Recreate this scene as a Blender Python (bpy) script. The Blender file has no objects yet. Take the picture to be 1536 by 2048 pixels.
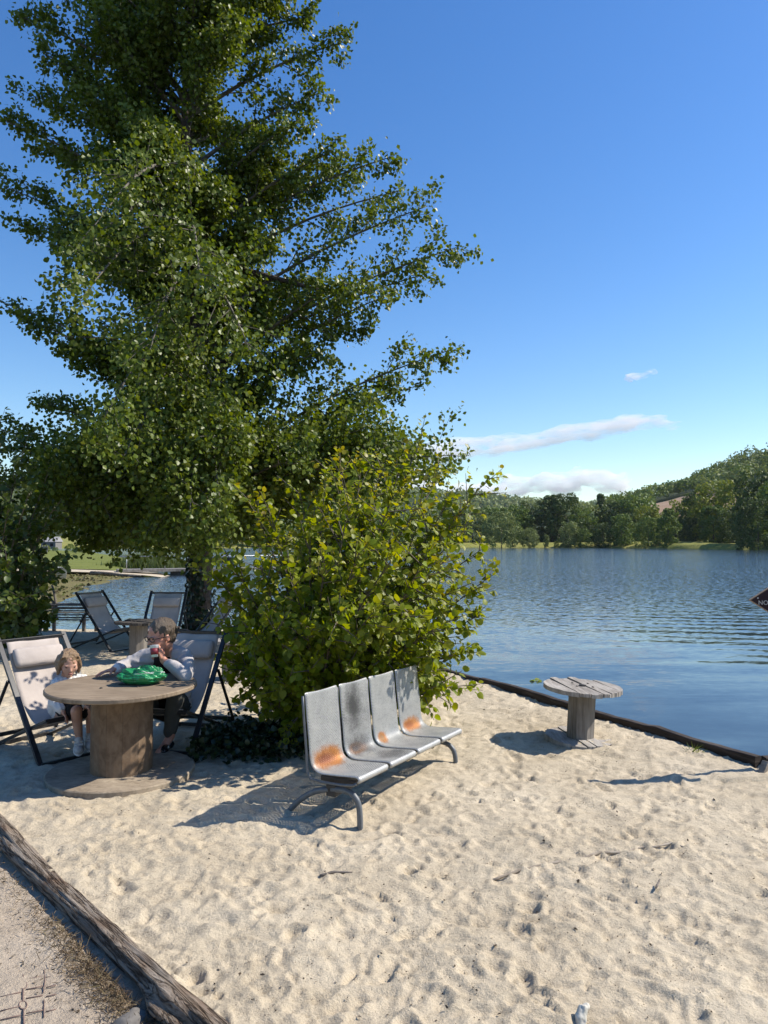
import bpy, bmesh, math, random
import numpy as np
from mathutils import Vector, Matrix
R = math.radians
rng = np.random.default_rng(11)
random.seed(5)
scene = bpy.context.scene
COL = scene.collection

# ------------------------------------------------------------------ camera
CAM = (0.0, 0.0, 1.75)
PITCH = 2.245
cam_d = bpy.data.cameras.new('camera')
cam_d.lens = 26.0
cam_d.sensor_width = 36.0
cam_d.clip_start = 0.05
cam_d.clip_end = 30000
cam = bpy.data.objects.new('camera', cam_d)
COL.objects.link(cam)
cam.location = CAM
cam.rotation_euler = (R(90 + PITCH), 0, 0)
scene.camera = cam

# ------------------------------------------------------------------ light
SUN_EL = 44.0
SUN_H = Vector((0.985, 0.17, 0)).normalized()
world = bpy.data.worlds.new('World')
scene.world = world
world.use_nodes = True
wn = world.node_tree
wn.nodes.clear()
sky = wn.nodes.new('ShaderNodeTexSky')
sky.sky_type = 'NISHITA'
sky.sun_disc = False
sky.sun_elevation = R(SUN_EL)
sky.sun_rotation = math.atan2(SUN_H.x, SUN_H.y)
sky.altitude = 100
sky.air_density = 1.15
sky.dust_density = 0.25
sky.ozone_density = 3.0
hs = wn.nodes.new('ShaderNodeHueSaturation')
hs.inputs['Saturation'].default_value = 1.29
hs.inputs['Hue'].default_value = .508
bg = wn.nodes.new('ShaderNodeBackground')
bg.inputs['Strength'].default_value = 0.120
wo = wn.nodes.new('ShaderNodeOutputWorld')
wn.links.new(sky.outputs[0], hs.inputs['Color'])
wn.links.new(hs.outputs[0], bg.inputs['Color'])
wn.links.new(bg.outputs[0], wo.inputs['Surface'])
sun_d = bpy.data.lights.new('sun', 'SUN')
sun_d.energy = 4.9
sun_d.angle = R(0.5)
sun_d.color = (1.0, 0.93, 0.82)
sun = bpy.data.objects.new('sun', sun_d)
COL.objects.link(sun)
sdir = Vector((SUN_H.x * math.cos(R(SUN_EL)), SUN_H.y * math.cos(R(SUN_EL)), math.sin(R(SUN_EL))))
sun.rotation_euler = sdir.to_track_quat('Z', 'Y').to_euler()
sun.location = (20, 5, 30)
scene.view_settings.view_transform = 'Standard'
scene.view_settings.look = 'None'
scene.view_settings.exposure = 0.55
scene.view_settings.gamma = 1.0
scene.cycles.max_bounces = 8
scene.cycles.transparent_max_bounces = 24
scene.cycles.transmission_bounces = 6
scene.cycles.volume_bounces = 6
scene.cycles.volume_step_rate = .5

# ------------------------------------------------------------------ helpers
F = 1479.1
_t = R(PITCH)
def ray(px, py):
    a = (px - 768) / F; b = (1024 - py) / F
    return Vector((a, math.cos(_t) - b * math.sin(_t), math.sin(_t) + b * math.cos(_t)))
def gp(px, py, z=0.0):
    d = ray(px, py); k = (z - CAM[2]) / d.z
    return Vector((d.x * k, d.y * k, z))
def yp(px, py, Y):
    d = ray(px, py); k = Y / d.y
    return Vector((d.x * k, Y, CAM[2] + d.z * k))

def vn(x, y, s=0):
    x = np.asarray(x, float); y = np.asarray(y, float)
    xi = np.floor(x); yi = np.floor(y); fx = x - xi; fy = y - yi
    def h(a, b):
        v = np.sin(a * 127.1 + b * 311.7 + s * 74.7) * 43758.5453
        return v - np.floor(v)
    ux = fx * fx * (3 - 2 * fx); uy = fy * fy * (3 - 2 * fy)
    return ((h(xi, yi) * (1 - ux) + h(xi + 1, yi) * ux) * (1 - uy) + (h(xi, yi + 1) * (1 - ux) + h(xi + 1, yi + 1) * ux) * uy) * 2 - 1
def fbm(x, y, s=0, o=4, g=0.5):
    r = 0; a = 1; f = 1
    for i in range(o):
        r = r + a * vn(np.asarray(x) * f + 17.3 * i, np.asarray(y) * f - 9.1 * i, s + i); a *= g; f *= 2.03
    return r
def sst(a, b, x):
    t = np.clip((np.asarray(x, float) - a) / (b - a), 0, 1); return t * t * (3 - 2 * t)

ORG = {}
def empty(name, loc, label=None, cat=None, group=None, rz=0.0):
    o = bpy.data.objects.new(name, None); COL.objects.link(o)
    o.empty_display_size = 0.2
    o.location = loc; o.rotation_euler = (0, 0, rz)
    ORG[o.name] = Vector(loc)
    tag(o, label, cat, group)
    return o
def tag(o, label=None, cat=None, group=None, kind=None):
    if label: o['label'] = label
    if cat: o['category'] = cat
    if group: o['group'] = group
    if kind: o['kind'] = kind
    return o
def link_mesh(me, name, mat, parent=None, smooth=True, origin=None):
    """vertices are in world metres; they are moved to the origin of the thing"""
    o = bpy.data.objects.new(name, me); COL.objects.link(o)
    if mat is not None: me.materials.append(mat)
    org = Vector((0, 0, 0))
    if parent is not None:
        org = ORG.get(parent.name, Vector((0, 0, 0)))
        o.parent = parent
        ORG[o.name] = org
    elif origin is not None:
        org = Vector(origin); o.location = org; ORG[o.name] = org
    else:
        ORG[o.name] = org
    if org.length > 0: me.transform(Matrix.Translation(-org))
    me.polygons.foreach_set('use_smooth', [smooth] * len(me.polygons))
    return o
def np_mesh(name, V, faces_n, idx, uv=None):
    """V (n,3); faces_n = loops per face array; idx = flat loop vertex index"""
    me = bpy.data.meshes.new(name)
    V = np.ascontiguousarray(V, dtype=np.float32); idx = np.ascontiguousarray(idx, dtype=np.int32)
    faces_n = np.asarray(faces_n, dtype=np.int32)
    me.vertices.add(len(V)); me.vertices.foreach_set('co', V.ravel())
    me.loops.add(len(idx)); me.loops.foreach_set('vertex_index', idx.ravel())
    me.polygons.add(len(faces_n))
    st = np.concatenate([[0], np.cumsum(faces_n)[:-1]]).astype(np.int32)
    me.polygons.foreach_set('loop_start', st)
    me.update(calc_edges=True); me.validate()
    return me
def grid_mesh(name, X, Y, Z, keep=None):
    n, m = X.shape
    V = np.stack([X, Y, Z], -1).reshape(-1, 3)
    i = np.arange(n * m).reshape(n, m)
    q = np.stack([i[:-1, :-1], i[:-1, 1:], i[1:, 1:], i[1:, :-1]], -1).reshape(-1, 4)
    if keep is not None:
        k = keep.reshape(n, m)
        kk = (k[:-1, :-1] & k[:-1, 1:] & k[1:, 1:] & k[1:, :-1]).reshape(-1)
        q = q[kk]
        used = np.zeros(len(V), bool); used[q.ravel()] = True
        remap = np.cumsum(used) - 1
        V = V[used]; q = remap[q]
    return np_mesh(name, V, np.full(len(q), 4), q.ravel())

class MB:
    def __init__(s): s.v = []; s.f = []; s.uv = None
    def add(s, vs, fs):
        b = len(s.v); s.v += [Vector(v) for v in vs]; s.f += [tuple(i + b for i in f) for f in fs]; return b
    def box(s, c, size, rot=None, bev=0.0):
        bm = bmesh.new(); bmesh.ops.create_cube(bm, size=1.0)
        for v in bm.verts: v.co = Vector((v.co.x * size[0], v.co.y * size[1], v.co.z * size[2]))
        if bev > 0: bmesh.ops.bevel(bm, geom=bm.edges[:], offset=bev, segments=2, affect='EDGES', profile=0.5)
        M = Matrix.Translation(Vector(c)) @ (rot.to_4x4() if rot is not None else Matrix())
        bm.transform(M); s.bm(bm)
    def bm(s, bm):
        bm.verts.index_update()
        s.add([v.co.copy() for v in bm.verts], [[v.index for v in f.verts] for f in bm.faces]); bm.free()
    def bar(s, a, b, w, h, up=(0, 0, 1), bev=0.003):
        a = Vector(a); b = Vector(b); d = b - a; L = d.length; d.normalize()
        side = d.cross(Vector(up))
        if side.length < 1e-4: side = d.cross(Vector((1, 0, 0)))
        side.normalize(); u = side.cross(d)
        M = Matrix((d, side, u)).transposed()
        s.box((a + b) / 2, (L, w, h), M, bev)
    def tube(s, pts, rad, n=8, cap=True):
        pts = [Vector(p) for p in pts]
        if not hasattr(rad, '__len__'): rad = [rad] * len(pts)
        rings = []; prev = None
        for i, p in enumerate(pts):
            d = (pts[min(i + 1, len(pts) - 1)] - pts[max(i - 1, 0)])
            if d.length < 1e-9: d = Vector((0, 0, 1))
            d.normalize()
            if prev is None:
                a = d.cross(Vector((0, 0, 1)))
                if a.length < 1e-3: a = d.cross(Vector((1, 0, 0)))
            else: a = prev - d * prev.dot(d)
            if a.length < 1e-6: a = d.orthogonal()
            a.normalize(); prev = a; b = d.cross(a)
            rings.append(s.add([p + (a * math.cos(2 * math.pi * k / n) + b * math.sin(2 * math.pi * k / n)) * rad[i] for k in range(n)], []))
        for i in range(len(rings) - 1):
            r0, r1 = rings[i], rings[i + 1]
            for k in range(n): s.f.append((r0 + k, r0 + (k + 1) % n, r1 + (k + 1) % n, r1 + k))
        if cap:
            s.f.append(tuple(rings[0] + k for k in reversed(range(n)))); s.f.append(tuple(rings[-1] + k for k in range(n)))
    def lathe(s, prof, c, n=32, rot=None):
        """prof = [(r,z)...] bottom to top outline, closed with caps"""
        c = Vector(c); rings = []
        for r, z in prof:
            vs = []
            for k in range(n):
                v = Vector((r * math.cos(2 * math.pi * k / n), r * math.sin(2 * math.pi * k / n), z))
                if rot is not None: v = rot @ v
                vs.append(c + v)
            rings.append(s.add(vs, []))
        for i in range(len(rings) - 1):
            r0, r1 = rings[i], rings[i + 1]
            for k in range(n): s.f.append((r0 + k, r0 + (k + 1) % n, r1 + (k + 1) % n, r1 + k))
        s.f.append(tuple(rings[0] + k for k in reversed(range(n)))); s.f.append(tuple(rings[-1] + k for k in range(n)))
    def ell(s, c, r, rot=None, nu=16, nv=10):
        c = Vector(c); vs = []; fs = []
        if not hasattr(r, '__len__'): r = (r, r, r)
        for j in range(1, nv):
            th = math.pi * j / nv
            for i in range(nu):
                ph = 2 * math.pi * i / nu
                v = Vector((r[0] * math.sin(th) * math.cos(ph), r[1] * math.sin(th) * math.sin(ph), r[2] * math.cos(th)))
                vs.append(c + (rot @ v if rot is not None else v))
        t = Vector((0, 0, r[2])); t = rot @ t if rot is not None else t
        vs += [c + t, c - t]
        for j in range(nv - 2):
            for i in range(nu):
                a = j * nu + i; b = j * nu + (i + 1) % nu
                fs.append((a, a + nu, b + nu, b))
        T = len(vs) - 2; B = T + 1; l = (nv - 2) * nu
        for i in range(nu):
            fs.append((T, i, (i + 1) % nu)); fs.append((B, l + (i + 1) % nu, l + i))
        s.add(vs, fs)
    def cap(s, a, ra, b, rb, n=12):
        a = Vector(a); b = Vector(b)
        s.ell(a, ra, nu=n, nv=8); s.ell(b, rb, nu=n, nv=8)
        s.tube([a, b], [ra, rb], n)
    def chain(s, pts, rads, n=12):
        for i in range(len(pts) - 1): s.cap(pts[i], rads[i], pts[i + 1], rads[i + 1], n)
    def mesh(s, name):
        me = bpy.data.meshes.new(name); me.from_pydata([tuple(v) for v in s.v], [], s.f); me.update()
        return me
    def build(s, name, mat, parent=None, smooth=False, origin=None, fix=True):
        me = s.mesh(name)
        if fix:
            bm = bmesh.new(); bm.from_mesh(me); bmesh.ops.recalc_face_normals(bm, faces=bm.faces[:]); bm.to_mesh(me); bm.free()
        return link_mesh(me, name, mat, parent, smooth, origin)
    def fused(s, name, mat, voxel, parent=None, smooth_it=4, origin=None, noise=None):
        """one continuous skin round all the pieces"""
        me = s.mesh('tmp'); o = bpy.data.objects.new('tmp', me); COL.objects.link(o)
        m = o.modifiers.new('r', 'REMESH'); m.mode = 'VOXEL'; m.voxel_size = voxel; m.adaptivity = 0
        if smooth_it:
            sm = o.modifiers.new('s', 'SMOOTH'); sm.iterations = smooth_it; sm.factor = 0.5
        dg = bpy.context.evaluated_depsgraph_get(); dg.update()
        out = bpy.data.meshes.new_from_object(o.evaluated_get(dg)); out.name = name
        bpy.data.objects.remove(o); bpy.data.meshes.remove(me)
        if noise is not None:
            n = len(out.vertices); co = np.empty(n * 3, np.float32); out.vertices.foreach_get('co', co)
            no = np.empty(n * 3, np.float32); out.vertices.foreach_get('normal', no)
            co = co.reshape(-1, 3); no = no.reshape(-1, 3)
            co = co + no * noise(co)[:, None]
            out.vertices.foreach_set('co', co.astype(np.float32).ravel()); out.update()
        return link_mesh(out, name, mat, parent, True, origin)

def copy_tree(o, parent=None):
    c = o.copy(); COL.objects.link(c)
    if parent is not None: c.parent = parent
    for ch in [x for x in bpy.data.objects if x.parent == o and x != c]: copy_tree(ch, c)
    return c

# ------------------------------------------------------------------ materials
def nt(name):
    m = bpy.data.materials.new(name); m.use_nodes = True
    t = m.node_tree; t.nodes.clear()
    out = t.nodes.new('ShaderNodeOutputMaterial'); p = t.nodes.new('ShaderNodeBsdfPrincipled')
    t.links.new(p.outputs[0], out.inputs['Surface'])
    return m, t, p, out
def N(t, kind, **kw):
    n = t.nodes.new(kind)
    for k, v in kw.items():
        if k in n.inputs.keys(): n.inputs[k].default_value = v
        else: setattr(n, k, v)
    return n
def L(t, a, b): t.links.new(a, b)
def ramp(t, fac, stops, interp='LINEAR'):
    r = t.nodes.new('ShaderNodeValToRGB'); r.color_ramp.interpolation = interp
    e = r.color_ramp.elements
    while len(e) < len(stops): e.new(0.5)
    for i, (p, c) in enumerate(stops):
        e[i].position = p; e[i].color = (*c, 1) if len(c) == 3 else c
    if fac is not None: L(t, fac, r.inputs[0])
    return r
def noise(t, vec, scale, detail=4, rough=0.55, dist=0.0):
    n = N(t, 'ShaderNodeTexNoise', Scale=scale, Detail=detail, Roughness=rough, Distortion=dist)
    if vec is not None: L(t, vec, n.inputs['Vector'])
    return n
def mixc(t, fac, a, b, mode='MIX'):
    n = t.nodes.new('ShaderNodeMix'); n.data_type = 'RGBA'; n.blend_type = mode
    if isinstance(fac, (int, float)): n.inputs[0].default_value = fac
    else: L(t, fac, n.inputs[0])
    for v, i in ((a, 6), (b, 7)):
        if isinstance(v, tuple): n.inputs[i].default_value = (*v, 1) if len(v) == 3 else v
        else: L(t, v, n.inputs[i])
    return n.outputs[2]
def math_(t, op, a, b=None, c=None):
    n = t.nodes.new('ShaderNodeMath'); n.operation = op
    for v, i in ((a, 0), (b, 1), (c, 2)):
        if v is None: continue
        if isinstance(v, (int, float)): n.inputs[i].default_value = v
        else: L(t, v, n.inputs[i])
    return n.outputs[0]
def obj_vec(t, scale=None, which='Object'):
    tc = t.nodes.new('ShaderNodeTexCoord')
    if scale is None: return tc.outputs[which]
    mp = t.nodes.new('ShaderNodeMapping'); mp.inputs['Scale'].default_value = scale
    L(t, tc.outputs[which], mp.inputs['Vector']); return mp.outputs[0]
def bump(t, p, h, strength=0.3, dist=0.01):
    b = N(t, 'ShaderNodeBump', Strength=strength, Distance=dist)
    L(t, h, b.inputs['Height']); L(t, b.outputs[0], p.inputs['Normal']); return b

def simple(name, a, b, scale=20, rough=0.6, metal=0.0, bs=0.15, bd=0.004, stretch=None, spec=0.5):
    m, t, p, o = nt(name)
    v = obj_vec(t, stretch)
    n = noise(t, v, scale)
    r = ramp(t, n.outputs[0], [(0.3, a), (0.7, b)])
    L(t, r.outputs[0], p.inputs['Base Color'])
    p.inputs['Roughness'].default_value = rough; p.inputs['Metallic'].default_value = metal
    p.inputs['Specular IOR Level'].default_value = spec
    if bs > 0: bump(t, p, n.outputs[0], bs, bd)
    return m

def mat_sand(name, c0, c1, c2, fine=1.0):
    m, t, p, o = nt(name)
    v = obj_vec(t)
    big = noise(t, v, 1.1, 4, 0.6); mid = noise(t, v, 14, 6, 0.65); mid2 = noise(t, v, 75, 5, 0.7); grain = noise(t, v, 260, 3, 0.7)
    r1 = ramp(t, big.outputs[0], [(0.3, c0), (0.55, c1), (0.75, c2)])
    r2 = ramp(t, mid.outputs[0], [(0.25, (0.72, 0.71, 0.70)), (0.5, (1, 1, 1)), (0.8, (1.08, 1.07, 1.05))])
    r3 = ramp(t, grain.outputs[0], [(0.26, (0.45, 0.42, 0.40)), (0.42, (0.97, 0.97, 0.97)), (0.7, (1.05, 1.05, 1.05)), (0.8, (1.25, 1.24, 1.2))])
    c = mixc(t, 1.0, r1.outputs[0], r2.outputs[0], 'MULTIPLY'); c = mixc(t, 1.0, c, r3.outputs[0], 'MULTIPLY')
    r4 = ramp(t, mid2.outputs[0], [(.28, (.48, .46, .43)), (.41, (.96, .96, .96)), (.60, (1.04, 1.04, 1.03)), (.75, (1.2, 1.19, 1.15))]); c = mixc(t, 1.0, c, r4.outputs[0], 'MULTIPLY')
    vo = N(t, 'ShaderNodeTexVoronoi', Scale=55.0); L(t, v, vo.inputs['Vector'])
    sp = ramp(t, vo.outputs['Distance'], [(0.07, (0.36, 0.33, 0.30)), (0.14, (1, 1, 1))])
    gate = ramp(t, mid.outputs[0], [(0.52, (0, 0, 0)), (0.60, (1, 1, 1))])
    c = mixc(t, gate.outputs[0], c, mixc(t, 1.0, c, sp.outputs[0], 'MULTIPLY'))
    L(t, c, p.inputs['Base Color']); p.inputs['Roughness'].default_value = 0.95
    p.inputs['Specular IOR Level'].default_value = 0.15
    h = math_(t, 'ADD', math_(t, 'MULTIPLY', mid.outputs[0], 1.0), math_(t, 'ADD', math_(t, 'MULTIPLY', mid2.outputs[0], .75), math_(t, 'MULTIPLY', grain.outputs[0], 0.16)))
    bump(t, p, h, 0.75 * fine, 0.018)
    return m

def mat_wood(name, a, b, c, axis=(1, 8, 8), scale=6, rough=0.8, bs=0.5, bd=0.006, crack=None, spec=0.3):
    m, t, p, o = nt(name)
    v = obj_vec(t, axis)
    n = noise(t, v, scale, 8, 0.65, 0.6); n2 = noise(t, obj_vec(t), 3.0, 4)
    r = ramp(t, n.outputs[0], [(0.28, a), (0.5, b), (0.72, c)])
    r2 = ramp(t, n2.outputs[0], [(0.3, (0.7, 0.68, 0.66)), (0.6, (1, 1, 1)), (0.8, (1.1, 1.1, 1.1))])
    L(t, mixc(t, 1.0, r.outputs[0], r2.outputs[0], 'MULTIPLY'), p.inputs['Base Color'])
    p.inputs['Roughness'].default_value = rough; p.inputs['Specular IOR Level'].default_value = spec
    bump(t, p, n.outputs[0], bs, bd)
    return m

def mat_leaf(name, cols, young=None, rough=0.38, trans=0.35, spec=0.5, back=1.0):
    """colour differs from leaf to leaf; 'age' attribute 1 = young shoot at a tip"""
    m, t, p, o = nt(name)
    g = t.nodes.new('ShaderNodeNewGeometry')
    r = ramp(t, g.outputs['Random Per Island'], [(i / (len(cols) - 1), c) for i, c in enumerate(cols)])
    col = r.outputs[0]
    if young is not None:
        at = N(t, 'ShaderNodeAttribute', attribute_name='age')
        ry = ramp(t, g.outputs['Random Per Island'], [(i / (len(young) - 1), c) for i, c in enumerate(young)])
        col = mixc(t, at.outputs['Fac'], col, ry.outputs[0])
    L(t, col, p.inputs['Base Color'])
    p.inputs['Roughness'].default_value = rough; p.inputs['Specular IOR Level'].default_value = spec
    tr = t.nodes.new('ShaderNodeBsdfTranslucent')
    hsn = N(t, 'ShaderNodeHueSaturation', Hue=0.485, Saturation=1.15, Value=1.5); L(t, col, hsn.inputs['Color'])
    L(t, hsn.outputs[0], tr.inputs['Color'])
    mx = t.nodes.new('ShaderNodeMixShader'); mx.inputs[0].default_value = trans
    L(t, p.outputs[0], mx.inputs[1]); L(t, tr.outputs[0], mx.inputs[2]); L(t, mx.outputs[0], o.inputs['Surface'])
    return m

# ------------------------------------------------------------------ leaves
T_SMALL = (np.array([(0, 0, 0), (-.46, .42, .10), (0, .36, 0), (.46, .42, .10), (-.22, .88, -.02), (0, 1, -.08), (.22, .88, -.02)], float),
           [(0, 2, 1), (0, 3, 2), (1, 2, 5, 4), (2, 3, 6, 5)])
T_BIG = (np.array([(0, 0, 0), (-.30, -.02, .03), (-.50, .28, .10), (-.44, .66, .09), (-.16, .93, -.02), (0, 1.06, -.10), (.16, .93, -.02), (.44, .66, .09), (.50, .28, .10), (.30, -.02, .03), (0, .35, -.01), (0, .7, -.03)], float),
         [(0, 10, 2, 1), (10, 11, 3, 2), (11, 5, 4, 3), (0, 9, 8, 10), (10, 8, 7, 11), (11, 7, 6, 5)])
T_QUAD = (np.array([(-.5, -.35, 0), (.5, -.45, .08), (.42, .5, 0), (-.38, .42, -.08)], float), [(0, 1, 2, 3)])
T_BLADE = (np.array([(-.5, 0, 0), (.5, 0, 0), (-.35, .5, .02), (.35, .5, .02), (0, 1, .0)], float), [(0, 1, 3, 2), (2, 3, 4)])

def norm(a): return a / np.maximum(np.linalg.norm(a, axis=1, keepdims=True), 1e-9)
def leaves_mesh(name, P, axis, nrm, size, tmpl, width=None, age=None):
    tv, tf = tmpl; n = len(P); k = len(tv)
    A = norm(axis); Nn = nrm - (nrm * A).sum(1, keepdims=True) * A; Nn = norm(Nn); S = np.cross(A, Nn)
    w = size if width is None else width
    V = (P[:, None, :] + S[:, None, :] * (tv[None, :, 0:1] * w[:, None, None]) + A[:, None, :] * (tv[None, :, 1:2] * size[:, None, None]) + Nn[:, None, :] * (tv[None, :, 2:3] * size[:, None, None])).reshape(-1, 3)
    fn = np.array([len(f) for f in tf]); fl = np.concatenate([np.array(f) for f in tf])
    idx = (np.arange(n)[:, None] * k + fl[None, :]).ravel()
    me = np_mesh(name, V, np.tile(fn, n), idx)
    if age is not None:
        a = me.attributes.new('age', 'FLOAT', 'POINT'); a.data.foreach_set('value', np.repeat(np.asarray(age, np.float32), k))
    return me
def rand_dirs(n):
    return norm(rng.normal(size=(n, 3)))
# ================================================================== SETTING
WATER_Z = -0.35
LOGA = gp(-60, 1604, 0.0); LOGB = gp(400, 2060, 0.0)
ld = (LOGB - LOGA); ld.z = 0; ld.normalize(); LN = Vector((-ld.y, ld.x, 0))   # points to the sand side
if LN.x < 0: LN = -LN
def log_side(x, y): return (x - LOGA.x) * LN.x + (y - LOGA.y) * LN.y
PL0 = Vector((-1.35, 14.0, 0)); PL1 = Vector((2.86, 5.72, 0))               # edging along the water
pd = (PL1 - PL0).normalized(); PN = Vector((-pd.y, pd.x, 0))
if PN.x < 0: PN = -PN
def pl_side(x, y): return (x - PL1.x) * PN.x + (y - PL1.y) * PN.y
def sand_base(x, y):
    x = np.asarray(x, float); y = np.asarray(y, float)
    z = 0.013 * fbm(x * .7, y * .7, 3, 2) + 0.013 * fbm(x * 2.3, y * 2.3, 5, 3) + 0.004
    z = z - 0.10 * np.clip(y - 14.0, 0, 8)
    return z
def sz(x, y): return float(sand_base(np.array([x]), np.array([y]))[0])

nY, nX = 900, 760
yy = np.exp(np.linspace(math.log(1.9), math.log(24.0), nY)) - 1.2
ss = np.linspace(-0.95, 0.80, nX)
YY = np.repeat(yy[:, None], nX, 1); XX = ss[None, :] * (YY + 2.2)
ZZ = sand_base(XX, YY) + 0.0060 * fbm(XX * 6, YY * 6, 9, 3) + 0.0045 * fbm(XX * 15, YY * 15, 12, 4) + .0032 * fbm(XX * 48, YY * 48, 13, 2) * sst(-.5, .5, fbm(XX * .9, YY * .9, 14, 2))
ridg = 1 - np.abs(fbm(XX * 3.1, YY * 4.3, 31, 3)); ZZ += 0.010 * ridg ** 4; ZZ += .006 * (1 - np.abs(fbm(XX * 7 + YY * 3, YY * 9, 33, 3))) ** 5
def press(cx, cy, a, b, ang, dep, tread):
    r = max(a, b) * 2.1
    j0, j1 = np.searchsorted(yy, [cy - r, cy + r])
    if j1 - j0 < 2: return
    i0, i1 = np.searchsorted(ss, [(cx - r) / (yy[j0] + 2.2) if cx - r > 0 else (cx - r) / (yy[j0] + 2.2), (cx + r) / (yy[j0] + 2.2)])
    i0 = max(0, i0 - 2); i1 = min(nX, i1 + 2)
    if i1 - i0 < 2: return
    x = XX[j0:j1, i0:i1] - cx; y = YY[j0:j1, i0:i1] - cy
    u = x * math.cos(ang) + y * math.sin(ang); v = -x * math.sin(ang) + y * math.cos(ang)
    w = b * (1 + .22 * np.sin(u / a * 2.2))
    wob = 1 + .25 * vn(x * 14 + cx * 9, y * 14 + cy * 7, 4)
    d = np.sqrt((u / a) ** 2 + (v / w) ** 2) * wob
    tilt = 1 + .5 * u / a
    pit = -dep * np.exp(-d ** 4) * tilt
    rim = .55 * dep * np.exp(-((d - 1.35) ** 2) / .07) * (1 + .6 * np.sign(u) * np.minimum(np.abs(u / a), 1))
    z = pit + rim
    if tread: z = z + .0028 * np.sin(u * 2 * math.pi / .022) * np.exp(-d ** 6)
    ZZ[j0:j1, i0:i1] += z
for k in range(4200):
    cy = 1.0 + 9.5 * rng.random() ** 1.3; cx = rng.uniform(-0.62, .66) * (cy + 1.0)
    press(cx, cy, rng.uniform(.04, .12) , rng.uniform(.02, .05), rng.uniform(0, math.pi), rng.uniform(.002, .0105), rng.random() < .5)
for k in range(230):   # deeper tracks, more of them towards the right
    cy = 1.8 + 5.5 * rng.random(); cx = rng.uniform(-.35, .62) * (cy + .8)
    if fbm(cx * .8, cy * .8, 17, 2) < -.25: continue
    press(cx, cy, rng.uniform(.05, .10), rng.uniform(.025, .042), rng.normal(2.3, .6), rng.uniform(.009, .018), rng.random() < .4)
for k in range(700):
    cy = 1.2 + 7.5 * rng.random(); cx = rng.uniform(-0.62, .66) * (cy + 1.0)
    press(cx, cy, rng.uniform(.02, .05), rng.uniform(.015, .035), rng.uniform(0, math.pi), rng.uniform(.004, .014), False)
# banked up a little against the edging, lower just beside the log
dpl = pl_side(XX, YY)
ZZ += 0.03 * sst(-1.0, -0.1, dpl) * (YY > 5.4)
keep = (log_side(XX, YY) > -0.02) & ~((dpl > 0.0) & (YY > 5.74) ) & ~((YY > 5.76) & (XX > 2.9))
keep &= ~((YY > 16.6) & (XX > -3.6)) & (YY < 22.0)
M_sand = mat_sand('sand', (.435, .362, .258), (.51, .433, .318), (.57, .492, .37))
o = link_mesh(grid_mesh('sand', XX, YY, ZZ, keep.reshape(-1)), 'sand', M_sand, smooth=True)
tag(o, 'pale trampled beach sand full of footprints', 'sand', kind='structure')

# path on the near side of the log
px_ = np.linspace(-5.5, 0.6, 420); py_ = np.linspace(-0.5, 5.8, 440)
PX, PY = np.meshgrid(px_, py_)
PZ = -0.025 + .008 * fbm(PX * 2, PY * 2, 41, 3) + .004 * fbm(PX * 9, PY * 9, 44, 4) + .0025 * fbm(PX * 40, PY * 40, 47, 2)
M_path = mat_sand('path', (.38, .305, .225), (.46, .38, .29), (.51, .43, .335), 1.3)
o = link_mesh(grid_mesh('path', PX, PY, PZ, (log_side(PX, PY) < 0.06).reshape(-1)), 'path', M_path)
tag(o, 'gritty sand path on the near side of the log', 'path', kind='structure')

# water
m, t, p, out = nt('lake_water')
geo = t.nodes.new('ShaderNodeNewGeometry')
sep = t.nodes.new('ShaderNodeSeparateXYZ'); L(t, geo.outputs['Position'], sep.inputs[0])
def wv(sc, det, rot=0, rough=.55, dist=.4):
    mp = t.nodes.new('ShaderNodeMapping'); mp.inputs['Scale'].default_value = sc; mp.inputs['Rotation'].default_value = (0, 0, rot)
    L(t, geo.outputs['Position'], mp.inputs['Vector']); n = noise(t, mp.outputs[0], 1.0, det, rough, dist)
    s_ = t.nodes.new('ShaderNodeVectorMath'); s_.operation = 'SUBTRACT'; s_.inputs[1].default_value = (.5, .5, .5); L(t, n.outputs['Color'], s_.inputs[0]); return s_.outputs[0]
def vs_(v, f):
    n = t.nodes.new('ShaderNodeVectorMath'); n.operation = 'SCALE'; L(t, v, n.inputs[0])
    if isinstance(f, (int, float)): n.inputs['Scale'].default_value = f
    else: L(t, f, n.inputs['Scale'])
    return n.outputs[0]
def va(a, b, op='ADD'):
    n = t.nodes.new('ShaderNodeVectorMath'); n.operation = op; L(t, a, n.inputs[0])
    if isinstance(b, tuple): n.inputs[1].default_value = b
    else: L(t, b, n.inputs[1])
    return n.outputs[0]
farf = N(t, 'ShaderNodeMapRange', interpolation_type='SMOOTHSTEP'); L(t, sep.outputs['Y'], farf.inputs['Value'])
farf.inputs['From Min'].default_value = 10; farf.inputs['From Max'].default_value = 42
zone = noise(t, obj_vec(t, (.05, .16, 1)), 1.0, 3); zr = ramp(t, zone.outputs[0], [(.40, (.12, .12, .12)), (.62, (1, 1, 1))])
slow = wv((.35, 1.2, 1), 2, .1); chop = wv((4.2, 9.0, 1), 3, -.1); tiny = wv((6, 14, 1), 3, .1)
sl = va(vs_(slow, .10), vs_(chop, math_(t, 'ADD', math_(t, 'MULTIPLY', farf.outputs[0], 1.4), math_(t, 'MULTIPLY', zr.outputs[0], .07))))
sl = va(sl, vs_(tiny, math_(t, 'ADD', math_(t, 'MULTIPLY', farf.outputs[0], .35), .03)))
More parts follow.
